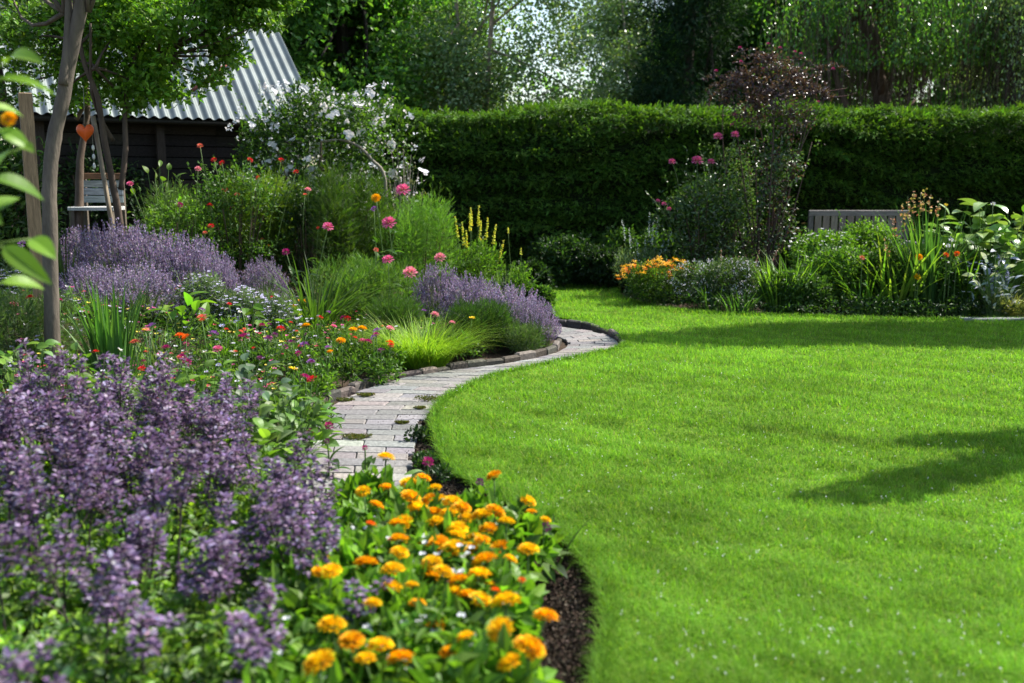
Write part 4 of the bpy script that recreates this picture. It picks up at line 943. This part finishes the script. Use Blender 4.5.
# crinkled broad-leaved plants behind the foreground flowers
LF = [(.13, .25, .035), (.17, .30, .045), (.10, .20, .035), (.17, .26, .10)]
for i_, (px, y, wd, tp, lb) in enumerate([(20, 5.0, 120, 334, 'leafy green plant at the left edge below the curved trunk'), (75, 5.2, 100, 342, 'leafy plant just below the broad sword leaves'), (140, 5.0, 100, 352, 'leafy plant behind the middle purple flowers'), (200, 5.0, 100, 352, 'leafy plant left of the bluish crinkled leaves'),
        (250, 4.8, 90, 356, 'bluish crinkled leafy plant in front of the zinnias'), (288, 4.7, 70, 378, 'leafy plant at the corner where the brick path begins'), (268, 4.3, 74, 424, 'low leafy plant spilling towards the path start'), (235, 4.3, 100, 398, 'leafy plant behind the right end of the purple flowers'),
        (262, 3.85, 80, 452, 'small leafy plant left of the near end of the path')]):
    bigleaf('leafy_plant', lb, px, y, wd, tp, 110, .085, .05, LF if i_ != 4 else [(.10, .17, .09), (.13, .20, .12)], LEAF, up=.35, hmin=.35, group='leafy plants behind the purple flowers', stemw=.003, spread=1.15)
feathery('leafy_plant', 'fine bushy plant at the left end of the border below the vine', 20, 6.4, 120, 290, G_MID+G_GRY, 4500, .06, .04, cat='plant')
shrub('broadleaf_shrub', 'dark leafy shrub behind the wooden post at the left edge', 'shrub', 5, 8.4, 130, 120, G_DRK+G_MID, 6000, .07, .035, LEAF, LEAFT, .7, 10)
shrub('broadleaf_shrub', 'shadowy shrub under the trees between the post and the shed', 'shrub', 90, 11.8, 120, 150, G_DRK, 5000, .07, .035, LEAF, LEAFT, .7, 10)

# foreground purple flowering plants ---------------------------------
PUR = [(.14, .09, .165), (.19, .13, .22), (.075, .045, .095), (.32, .25, .36), (.15, .10, .19)]
def spike_mesh(H):
    m = MB(); top = np.array([R.normal(0, .05), R.normal(0, .05), H]); c = curve3((0, 0, 0), top, .03, 10)
    tube(m, c, np.linspace(.0042, .002, 10), (.05, .035, .04), STEM, 5)
    axes = [(c, .36, 5, 1.2)]
    for k in range(R.randint(3, 6)):
        t = R.uniform(.5, .8); i0 = int(t*9); b = c[i0]; a = R.uniform(0, 6.28); e = b+np.array([math.cos(a)*.07, math.sin(a)*.07, R.uniform(.10, .18)])
        cc = curve3(b, e, .1, 6); tube(m, cc, .0016, (.08, .055, .06), STEM, 4); axes.append((cc, .6, 2, 1.0))
    for cc, frac, nw, sz in axes:
        for w_ in range(nw):
            t = 1-frac*(w_/nw)**1.1; f_ = t*(len(cc)-1); i0 = min(int(f_), len(cc)-2); p = cc[i0]+(cc[i0+1]-cc[i0])*(f_-i0)
            nf = R.randint(14, 24); rr = (.016+.012*(w_/nw)**.6)*sz; a = R.uniform(0, 6.28, nf)
            pp = p+np.c_[np.cos(a)*rr*.6, np.sin(a)*rr*.6, R.normal(0, .006, nf)]; ax = np.c_[np.cos(a), np.sin(a), R.uniform(-.4, 1.2, nf)]
            m.scatter(LEAFT, pp, ax, rnd_dir(nf)*.4+[0, 0, 1], (.019*sz*R.uniform(.7, 1.3, nf)), .013*sz, pal(PUR, nf, .25), PETAL)
            if w_ > nw*.55: m.scatter(LEAFT, np.tile(p, (2, 1)), np.c_[np.cos([a[0], a[0]+3.1]), np.sin([a[0], a[0]+3.1]), [.2, .2]], np.tile([0, 0, 1.], (2, 1)), .035, .014, pal(G_MID, 2), LEAF)
    return m.mesh('flower_spike')
SPK = [spike_mesh(.62) for _ in range(9)]
FOL = []
for k in range(3):
    m = MB(); foliage(m, lobes(.30, .30, .42, 9, .05), 1500, .042, .024, [(.15, .28, .025), (.22, .38, .035), (.09, .19, .03), (.18, .26, .12)], LEAF, LEAFT, up=.6, shell=.2, rand=.9); stems(m, 26, .28, .42, .003, (.09, .15, .04)); FOL.append(m.mesh('foliage'))
marksP = [(0, 380, 'the far left corner'), (100, 375, 'the leafy plants under the iris'), (210, 390, 'the bluish crinkled leaves'), (320, 520, 'the yellow pansy-like blooms'), (300, 430, 'the path start'), (0, 640, 'the bottom left corner'), (150, 660, 'the bottom picture edge'), (290, 640, 'the marigold bed edge')]
spots = []
for yy in np.arange(2.15, 4.5, .34):
    xr = np.interp(yy, [2.0, 2.6, 3.2, 4.0, 4.5], [-.44, -.48, -.64, -1.05, -1.50]); xl = -.60*yy-.25; xx = xr-.15
    while xx > xl: spots.append((xx+R.uniform(-.06, .06), yy+R.uniform(-.08, .08))); xx -= .36
ROWN = {0: 'frontmost', 1: 'second'}
rows = {}
for i_, (x, y) in enumerate(spots):
    hsc = 1.0+.10*min(1, max(0, (-x-1)/1.5))+R.uniform(-.06, .06)
    if y < 2.9: hsc *= .66+.10*(y-2.15)/.75
    elif y < 3.5: hsc *= .86
    else: hsc *= .90
    hsc *= 1-.26*min(1, max(0, (x/y+.40)/.2))
    t = thing('purple_salvia', None, 'salvia', (x, y, 0), 0, 'purple salvias massed in the near left corner'); link('foliage', FOL[i_ % 3], t, (0, 0, 0), R.uniform(0, 6), (1, 1, .92*hsc+R.uniform(-.1, .1)))
    ns = 8 if y > 3.3 else (5 if y > 2.7 else 2)
    for k in range(ns):
        a = R.uniform(0, 6.28); q = .23*math.sqrt(R.rand()); s = hsc*R.uniform(.85, 1.15)
        l = link('flower_spike', SPK[R.randint(9)], t, (math.cos(a)*q, math.sin(a)*q, 0), R.uniform(0, 6), (1.05, 1.05, s)); l.rotation_euler = (R.normal(0, .10), R.normal(.04, .10), R.uniform(0, 6))
    zr = .6; d_ = y*CA+(CH-zr)*SA; px = 512+F*x/d_; py = 341.5-F*((zr-CH)*CA+y*SA)/d_
    base = 'purple salvia '+where(px, py, marksP)
    for e_ in ('', ', taller stems', ', shorter stems', ', dense spikes', ', leaning spikes', ', bushier base', ', one row back'):
        if uniq(base+e_): t['label'] = base+e_; break
    else: t['label'] = base+', between its like'

# marigold bed ---------------------------------------------------------
MZ = [(285, 76), (385, 132), (417, 160), (347, 146), (290, 160), (224, 167), (352, 184), (430, 190), (463, 196), (577, 126), (667, 194), (676, 223, .7), (715, 243, .6), (370, 213), (415, 228), (420, 250), (315, 255), (500, 240), (545, 232), (580, 222),
      (610, 250), (562, 268), (478, 270), (480, 290), (320, 298), (322, 333), (424, 308), (470, 322), (510, 322), (589, 323), (669, 325), (552, 355), (305, 380), (410, 360), (410, 395), (440, 385), (480, 408), (537, 393), (300, 428), (231, 362), (127, 350, .6), (102, 383, .6), (138, 383, .8),
      (470, 440), (510, 455), (540, 462), (652, 405, .4), (580, 433, .55), (609, 467), (716, 505), (595, 540), (671, 590), (620, 630), (140, 530), (193, 572), (271, 585), (327, 620), (108, 630), (245, 255, .6), (402, 188, .8), (330, 255), (490, 212, .8), (455, 228), (525, 290, .8)]
MZ += [(260, 205, .7), (388, 300, .8), (545, 300, .85), (355, 420, .7), (250, 470, .8), (420, 530, .8), (500, 560, .75), (370, 470, .6), (620, 350, .6), (230, 620, .9), (455, 600, .8), (560, 420, .6)]
fl = []
for k, q in enumerate(MZ):
    c = 'redorange' if (len(q) > 2 and q[2] in (.4, .55) or q[:2] == (245, 255)) else ('amber' if k % 5 in (0, 2, 3) else 'orange')
    fl.append((280+q[0]/2.695, 430+q[1]/2.695, c, q[2] if len(q) > 2 else 1.0))
marksO = [(300, 650, 'the lower left salvias'), (390, 465, 'the brick path end'), (330, 565, 'the purple salvias'), (500, 500, 'the dark red buds'), (560, 560, 'the bare soil strip'), (440, 560, 'the middle of the marigold bed'), (520, 670, 'the bottom edge near the soil'), (400, 660, 'the bottom edge'), (545, 520, 'the lawn tip'),
          (380, 520, 'the white alyssum'), (460, 520, 'the crowded marigold heads')]
flower_plants('marigold_plant', 'marigold', 'marigolds in the near bed', fl, (.255, .325), 24, .145, .25, [(.09, .20, .02), (.12, .25, .025), (.15, .29, .03)], 300, .085, .045, LEAFT, describer('marigold', marksO), size=.88, mat=LEAF, shift=(-.07, -.02))
cover('low_foliage', 'broad green leaves filling the marigold bed', [(250, 760), (270, 640), (285, 580), (310, 545), (350, 530), (405, 530), (435, 545), (465, 570), (492, 600), (503, 635), (503, 680), (498, 760)], 8000, .20, .06, .032, [(.09, .19, .02), (.13, .25, .03), (.06, .13, .02)], LEAFT,
      flowers=(260, [(.75, .76, .8)], .012, 'tiny white alyssum blossom among the marigold leaves'))
fl = [(560, 420+70, 'plum', .9)]
for a in [('dark red celosia bud at the far tip of the marigold bed', 365, 448, 4.45, 'magenta', .45), ('magenta snapdragon between path and lawn edge', 428, 462, 4.3, 'magenta', .8), ('dark plum bloom near the lawn edge behind the marigolds', 486, 500, 3.7, 'plum', .9),
          ('dark plum bud standing beside a small marigold', 480, 482, 3.9, 'plum', .6), ('magenta bloom leaning over the start of the brick path', 329, 426, 4.7, 'magenta', .75, -.3), ('dark red bud beside the path start', 327, 441, 4.6, 'plum', .5), ('dark plum flower at the right tip of the marigold bed', 546, 527, 3.35, 'plum', .7),
          ('small magenta flower beside the leafy path corner', 310, 432, 4.6, 'magenta', .5, -.2)]:
    single_flower('snapdragon', *a[:6], base_dx=a[6] if len(a) > 6 else 0, cat='flower', leaves=6)
clump('ragged_weed', 'single spiky green weed at the right tip of the marigold bed', 556, 3.45, 40, 506, 9, .012, G_MID, lean=(.2, .8))

# small plants along the bare strip between path and lawn, moss on the path
for i_, (px, py) in enumerate([(426, 470), (440, 486), (420, 445)]):
    x, y = G(px, py); m = MB(); foliage(m, lobes(.07, .07, .09, 5), 160, .03, .018, G_DRK, LEAF, LEAFT); tag(m.build('small_weed', None, (x, y, 0)), ['small dark weed on the soil strip beside the path', 'low weed on the soil strip nearest the marigolds', 'tiny weed high on the soil strip'][i_], 'weed')
for i_, (px, py, r, lb) in enumerate([(432, 404, .10, 'largest moss tuft on the bricks beside the lawn tip'), (357, 443, .07, 'thin brown moss patch low on the brick path'), (366, 400, .05, 'small moss patch beside the stone edging'), (345, 405, .05, 'moss patch in the corner by the stone edging'), (420, 413, .03, 'tiny moss tuft under the largest one'), (402, 428, .035, 'tiny moss tuft in the middle of the path')]):
    x, y = G(px, py); m = MB(); n = 500; a = R.uniform(0, 6.28, n); q = r*np.sqrt(R.rand(n))*(1+.3*np.sin(a*3)); m.scatter(QUAD, np.c_[np.cos(a)*q, np.sin(a)*q*.6, R.rand(n)*.012*(r/.07)], rnd_dir(n)+[0, 0, .5], rnd_dir(n), .014, .007, pal([(.09, .10, .025), (.13, .11, .04), (.07, .10, .02)], n), LEAF)
    tag(m.build('moss_tuft', None, (x, y, .03)), lb, 'moss')

# ------------------------------------------------------------------ near vine at the left edge
y = 2.35; x = atx(-70, y, 1.0); o = thing('leafy_vine', 'close plant with large bright leaves reaching in at the left edge', 'plant', (x, y, 0))
m = MB(); c = spline([(0, 0, 0), (.02, 0, .5), (-.01, .02, 1.0), (.03, 0, 1.5), (.0, 0, 1.9)], 5); tube(m, c, np.linspace(.009, .004, len(c)), (.09, .14, .03), STEM, 7)
lv = [((0, 62), (55, 76), .24), ((6, 80), (52, 100), .20), ((0, 130), (26, 152), .5), ((18, 148), (40, 156), .35), ((0, 178), (38, 206), .35), ((8, 246), (54, 288), .32), ((22, 240), (52, 262), .5), ((-4, 284), (28, 298), .35), ((0, 110), (22, 120), .4), ((-10, 200), (16, 226), .45), ((-8, 158), (14, 172), .4), ((-6, 215), (12, 200), .4)]
lm = MB()
for (a, b, wr) in lv:
    A, B = np.array(path_px([a], y)[0])-[x, y, 0], np.array(path_px([b], y)[0])-[x, y, 0]; A[1] += R.uniform(-.08, .08); B[1] += R.uniform(-.1, .1); L = np.linalg.norm(B-A)
    lm.scatter(BIG, [A], [B-A+[0, 0, .25*L]], [[R.normal(0, .1), -.75, .8]], L*.98, L*wr*1.05, pal([(.17, .30, .03), (.13, .25, .025)], 1, .1), LEAF)
    tube(m, curve3((A[0]*.0, 0, A[2]-.05), A, .05), .0025, (.1, .17, .03), STEM, 5)
m.build('stem', o); lm.build('leaves', o)
hd = link('flower_head', HEADS['orange'][0], o, (atx(10, y+.3, 1.55)-x, .3, hz(119, y+.3)), 0, .5); hd.rotation_euler = (1.1, 0, 0)

# ------------------------------------------------------------------ hedge foot and RIGHT BED
for px, y, wd, tp, lb, c in [(560, 13.4, 70, 238, 'dark leafy shrub at the hedge foot left of the far lawn', G_DRK), (604, 13.3, 70, 246, 'low dark shrub in the middle of the hedge foot', G_DRK), (640, 13.5, 80, 228, 'fern-like dark shrub right at the hedge foot behind the white spires', G_MID), (532, 12.4, 44, 262, 'small leafy plant where the far lawn begins', G_DRK), (538, 10.8, 30, 288, 'low leafy plant behind the path-side lavender at the lawn edge', G_MID)]:
    shrub('broadleaf_shrub', lb, 'shrub', px, y, wd, tp, c, 3600, .07, .036, LEAF, LEAFT, .6, 8, zb=0)
WS = [(.72, .78, .82), (.62, .72, .75)]
spire_plant('white_veronica', 'plant with white-blue flower spires left of the pink-topped shrub', 640, 12.8, [(622, 219), (629, 228), (637, 240), (650, 212), (653, 222), (658, 216), (646, 234), (664, 240), (672, 230), (660, 252), (634, 252)], WS, 1, .34, 46, .024, fw=60, ftop=246, leafn=1500, grey=True)
# pink-topped weeping shrub
o, rx, h = shrub('butterfly_bush', 'rounded dark shrub topped by pink flower clusters', 'shrub', 700, 12.9, 96, 166, G_DRK+G_MID+G_GRY[:1], 5500, .065, .028, SHEEN, LEAFT, .8, 14, gap=.45, shoots=90, zb=0)
x0, y0 = o.location.x, o.location.y; sm_ = MB()
for px, py, s in [(672, 162, 1.3), (697, 161, 2.0), (711, 162, 1.3), (664, 204, .9), (669, 209, .9), (658, 201, .8), (718, 137, 1.7), (735, 135, 1.5)]:
    yy = 12.7; zz = hz(py, yy); loc = np.array([atx(px, yy, zz)-x0, yy-y0, zz]); hd = link('flower_head', HEADS['pink' if py != 161 else 'pink'][0], o, loc, 0, s*.85); hd.scale = (s*.72, s*.72, s*.8); hd.rotation_euler = (.7, 0, 0)
    tube(sm_, curve3((loc[0]*.7, loc[1]*.3, loc[2]*.7), loc, .05), .005, (.08, .12, .05), STEM, 5)
sm_.build('stem', o)
# grey leafy shoots carrying them
shrub('silver_shrub', 'silvery green shrub between the pink-topped and the purple shrub', 'shrub', 727, 13.2, 60, 142, G_GRY+G_MID, 4500, .06, .018, LEAF, LEAFT, .7, 12, gap=.4, zb=0)
# tall purple-leaved shrub
y = 13.0; x = atx(768, y, 1); o = thing('purple_smoke_bush', 'tall loose shrub with dark purple leaves in front of the hedge', 'shrub', (x, y, 0))
def bxy(px, py, dy, r, rz_): zz = hz(py, y+dy); return (atx(px, y+dy, zz)-x, dy, zz, r, r*.8, rz_)
top_b = [bxy(*q) for q in [(770, 62, 0, .26, .16), (748, 78, .1, .26, .16), (792, 78, 0, .26, .2), (732, 88, 0, .18, .12), (776, 96, -.1, .34, .25), (812, 90, .1, .2, .07), (826, 96, 0, .12, .05), (755, 110, .1, .3, .22), (795, 120, 0, .26, .25), (724, 96, .1, .14, .12), (820, 70, .1, .12, .05)]]
mid_b = [bxy(*q) for q in [(778, 150, 0, .3, .3), (765, 180, 0, .34, .35), (790, 165, -.1, .22, .3), (770, 215, 0, .36, .35), (785, 235, -.1, .26, .25), (760, 245, .1, .3, .3), (812, 142, 0, .15, .1), (748, 160, .1, .2, .3)]]
PL_ = [(.05, .025, .035), (.07, .035, .045), (.035, .02, .026), (.09, .06, .06)]
m = MB(); foliage(m, top_b, 3400, .05, .026, PL_, SHEEN, LEAFT, up=.2, shell=.2, gap=.5, s=5); foliage(m, mid_b, 1900, .05, .028, PL_+G_DRK, SHEEN, LEAFT, up=.1, shell=.2, gap=.4, s=5)
for k in range(36):                              # arching leafy sprays
    b = np.array(top_b[k % len(top_b)][:3]); a_ = R.uniform(0, 6.28); e = b+[math.cos(a_)*R.uniform(.25, .5), math.sin(a_)*.3, R.uniform(-.12, .10)]
    c = curve3(b, e, .12, 22)+np.c_[np.zeros((22, 2)), .10*np.sin(np.linspace(0, 3.14, 22))]; N_ = 22*3; q = np.repeat(c, 3, 0)+R.normal(0, .008, (N_, 3))
    m.scatter(LEAFT, q, rnd_dir(N_)+[0, 0, .3], rnd_dir(N_), .04, .02, pal(PL_, N_), GLOSSY)
foliage(m, mid_b, 2000, .05, .028, G_MID+G_GRY, GLOSSY, LEAFT, up=.1, shell=.3, gap=.4, s=5); m.build('foliage', o)
m = MB()
for b in top_b+mid_b:
    j = random.uniform(-.1, .1); tube(m, curve3((j, j*.5, 0), b[:3], .07, 8), np.linspace(.016, .004, 8), (.09, .06, .05), BARK, 5)
for b in top_b[:8]:
    e = np.array(b[:3]); s_ = 1 if e[0] > 0 else -1; tube(m, curve3(e, e+[s_*random.uniform(.2, .5), 0, random.uniform(-.1, .1)], .1, 6), np.linspace(.006, .002, 6), (.12, .06, .06), BARK, 4)
m.build('stem', o)
for px, py in [(768, 44), (780, 48), (740, 48), (801, 54), (833, 69), (716, 71), (795, 52), (818, 102), (741, 62), (735, 115), (732, 125), (763, 69)]:
    yy = y-.2; zz = hz(py, yy); hd = link('flower_head', HEADS['magenta'][0], o, (atx(px, yy, zz)-x, -.2, zz), 0, .8); hd.rotation_euler = (.6, 0, 0)
# orange-yellow low mound at the bed's left tip
for b in top_b[:0]: pass
y = 11.5; o, rx, h = shrub('coreopsis_plant', 'low mound of orange and yellow flowers at the left tip of the bed', 'plant', 655, y, 80, 262, G_BRI+G_MID, 3200, .045, .016, LEAF, LEAFT, .8, 9, zb=0)
p, d, i = cloud(lobes(rx, rx*.8, h, 9), 900, .97); p = p[(p[:, 2] > h*.55) & (p[:, 1] < rx*.5)][:98]
sm2 = {c: head_mesh(c+'_small', 14, .028, .01, cc, flat=True) for c, cc in (('o', [(.85, .22, .01)]), ('a', [(.88, .5, .02)]))}
for q in p: hd = link('flower_head', sm2['o' if R.rand() < .3 else 'a'], o, q+[0, -.01, .05], R.uniform(0, 6), R.uniform(1.1, 1.7)); hd.rotation_euler = (R.uniform(-.2, .5), R.uniform(-.1, .5), 0)
# silvery small-flowered mounds
for px, y, wd, tp, lb in [(700, 11.3, 64, 262, 'silvery green bushy plant right of the orange mound'), (735, 11.1, 60, 258, 'silvery bushy plant with pale flowers before the purple shrub')]:
    o, rx, h = shrub('catmint_plant', lb, 'plant', px, y, wd, tp, G_GRY+G_MID, 4200, .045, .014, LEAF, LEAFT, .8, 9, zb=0, up=.9)
    p, d, i = cloud(lobes(rx, rx*.8, h, 9), 420, .97); p = p[p[:, 2] > h*.35]; n = len(p); m = MB()
    for j in range(4): m.scatter(PET, p+R.normal(0, .012, (n, 3)), rnd_dir(n), rnd_dir(n)+[0, -.5, .6], .018, .014, pal([(.55, .56, .68), (.62, .64, .66)], n, .1), PETAL)
    tag(m.build('small_blossom', o), kind='stuff')
spire_plant('foxglove', 'plant with a few slim pinkish spires behind the silvery mounds', 728, 11.5, [(721, 249), (739, 256), (760, 250), (757, 262), (779, 248), (745, 264)], [(.55, .3, .28), (.62, .4, .32)], 1, .16, 40, .016, fw=50, ftop=272, leafn=700)
clump('iris_clump', 'short upright iris fan in the middle of the right bed', 782, 10.9, 90, 246, 120, .03, [(.14, .27, .03), (.19, .33, .035), (.10, .2, .03)], lean=(.05, .4), bend=(0, .35), z0=0)
clump('iris_clump', 'tall loose iris leaves just left of the bench bushes', 802, 11.3, 66, 236, 80, .026, G_BRI+IR, lean=(.05, .5), bend=(0, .5), z0=0)
clump('iris_clump', 'slim iris leaves among the silvery mounds', 712, 10.9, 60, 270, 40, .018, IR, lean=(.05, .5), bend=(0, .5), z0=0)
clump('iris_clump', 'arching strap leaves in front of the bench middle', 868, 10.9, 84, 238, 60, .026, G_BRI+IR, lean=(.1, .6), bend=(.1, .8), z0=0)
clump('iris_clump', 'strap leaves at the foot of the large pale leaves', 968, 10.9, 76, 228, 70, .028, G_BRI+IR, lean=(.1, .6), bend=(.1, .7), z0=0)
clump('iris_clump', 'low leaning iris leaves left of the short upright fan', 740, 10.7, 70, 280, 44, .018, IR, lean=(.1, .7), z0=0)
# fresh green bush group hiding the bench
for px, y, wd, tp, lb, c in [(828, 11.9, 86, 230, 'fresh green leafy bush in front of the bench left end', G_BRI), (862, 12.0, 84, 222, 'taller fresh green bush in front of the bench middle', G_BRI), (845, 11.2, 100, 246, 'lower green bush at the front of the bed below the bench', G_BRI+G_MID), (902, 11.2, 90, 244, 'low dark green bush at the foot of the tall sword leaves', G_MID+G_BRI),
                          (958, 11.0, 96, 254, 'low bush speckled with white flowers at the bed front', G_MID), (800, 10.8, 76, 272, 'low dark foliage mound near the lawn in the bed middle', G_MID)]:
    o, rx, h = shrub('leafy_bush', lb, 'shrub', px, y, wd, tp, c, 4800, .055, .026, LEAF, LEAFT, .7, 10, zb=0, group='leafy bushes in the right bed')
    if 'white' in lb or 'bench left' in lb:
        p, d, i = cloud(lobes(rx, rx*.7, h, 9), 240, .98); p = p[p[:, 2] > h*.3]; n = len(p); m = MB()
        for j in range(5): m.scatter(PET, p, np.c_[np.cos(j*1.26+p[:, 0]*70), np.sin(j*1.26+p[:, 0]*70), np.full(n, .35)], np.tile([0, -.8, 1.], (n, 1)), .02, .015, (.74, .76, .78), PETAL)
        tag(m.build('small_blossom', o), kind='stuff')
for px, y, wd, tp, lb in [(1090, 11.3, 130, 236, 'leafy bush continuing the bed beyond the right edge'), (1200, 11.6, 140, 220, 'second leafy bush beyond the right edge of the bed')]:
    shrub('leafy_bush', lb, 'shrub', px, y, wd, tp, G_MID+G_BRI, 5000, .055, .026, LEAF, LEAFT, .7, 10, zb=0, group='leafy bushes in the right bed')
# front skirt
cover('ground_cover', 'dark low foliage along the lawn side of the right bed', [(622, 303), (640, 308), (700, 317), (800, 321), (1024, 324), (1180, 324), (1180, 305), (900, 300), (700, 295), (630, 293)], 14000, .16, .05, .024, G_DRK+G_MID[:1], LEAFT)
# tall sword-leaved clump with fading gladiolus-like flowers
gl = clump('sword_leaf_clump', 'tallest clump of sword leaves standing over the right bed', 930, 10.9, 80, 194, 120, .055, [(.07, .16, .035), (.10, .21, .04), (.05, .12, .035)], lean=(.0, .32), bend=(0, .2), z0=0, hmin=.55)
spire_plant('gladiolus', 'gladiolus group with salmon and red budding spikes above the sword leaves', 918, 11.0, [(893, 218), (903, 204), (908, 196), (914, 190), (921, 192), (925, 190), (931, 194), (912, 208), (885, 238), (940, 198)], [(.45, .2, .10), (.5, .32, .14), (.34, .32, .07)], 1, .28, 18, .04, fw=60, ftop=262, leafn=500, taper=.8, rad=.007)
clump('sword_leaf_clump', 'yellow-green leaning sword leaves left of the tallest clump', 898, 11.0, 90, 222, 80, .038, [(.18, .28, .04), (.13, .23, .035)], lean=(.1, .7), bend=(0, .5), z0=0)
single_flower('canna_lily', 'canna with a curled yellow-green tip beside the tall sword leaves', 946, 205, 11.0, 'yellow', .8, cat='plant')
# big pale leaves
for px, y, wd, tp, lb, c, n, L in [(985, 11.3, 100, 198, 'large-leaved pale green plant at the right end of the bed', [(.13, .23, .05), (.17, .26, .08)], 90, .26), (1014, 11.0, 70, 206, 'large-leaved plant partly cut by the right edge', [(.10, .2, .04), (.16, .25, .08)], 50, .24), (958, 11.5, 70, 208, 'pale broad-leaved plant right behind the tall sword leaves', [(.12, .2, .06)], 40, .22)]:
    bigleaf('hosta_plant', lb, px, y, wd, tp, n, L, L*.6, [(q[0]*1.35, q[1]*1.35, q[2]*1.2) for q in c], GLOSSY, up=.25, hmin=.45, z0=0)
for px, py, c, lb in [(946, 255, 'redorange', 'red-orange dahlia left of its twin in the right bed'), (957, 254, 'redorange', 'red-orange dahlia right of its twin in the right bed'), (919, 257, 'orange', 'orange dahlia in front of the tall sword leaves'), (917, 277, 'amber', 'low amber dahlia at the foot of the sword leaves'), (862, 258, 'coral', 'small coral dahlia in front of the bench bushes'),
                      (951, 240, 'white', 'white flower over the red-orange dahlias'), (993, 204, 'white', 'topmost white flower above the large pale leaves'), (948, 246, 'white', 'white flower just left of the upper white one')]:
    single_flower('dahlia', lb, px, py, 10.6 if py > 235 else 11.0, c, .95 if c != 'white' else 1.3, cat='dahlia', leaves=5)
bigleaf('silver_leaf_plant', 'silvery blue-white leaved plant near the right edge', 996, 10.45, 44, 246, 90, .11, .05, [(.38, .42, .50), (.45, .48, .52), (.30, .34, .44)], GLOSSY, up=.5, hmin=.2, z0=0)
spire_plant('delphinium', 'pale blue-violet flower spires close to the right edge of the bed', 1000, 10.7, [(990, 262), (998, 254), (1004, 258), (1008, 268), (994, 272), (1002, 276)], [(.32, .34, .62), (.45, .48, .72)], 1, .26, 50, .035, fw=34, ftop=280, leafn=500)
clump('fine_grass_mound', 'pale tan grass mound at the right end of the bed', 1014, 10.5, 46, 276, 500, .007, [(.30, .30, .14), (.22, .25, .10)], lean=(.1, .8), bend=(.2, .8), r0=.5, z0=0)
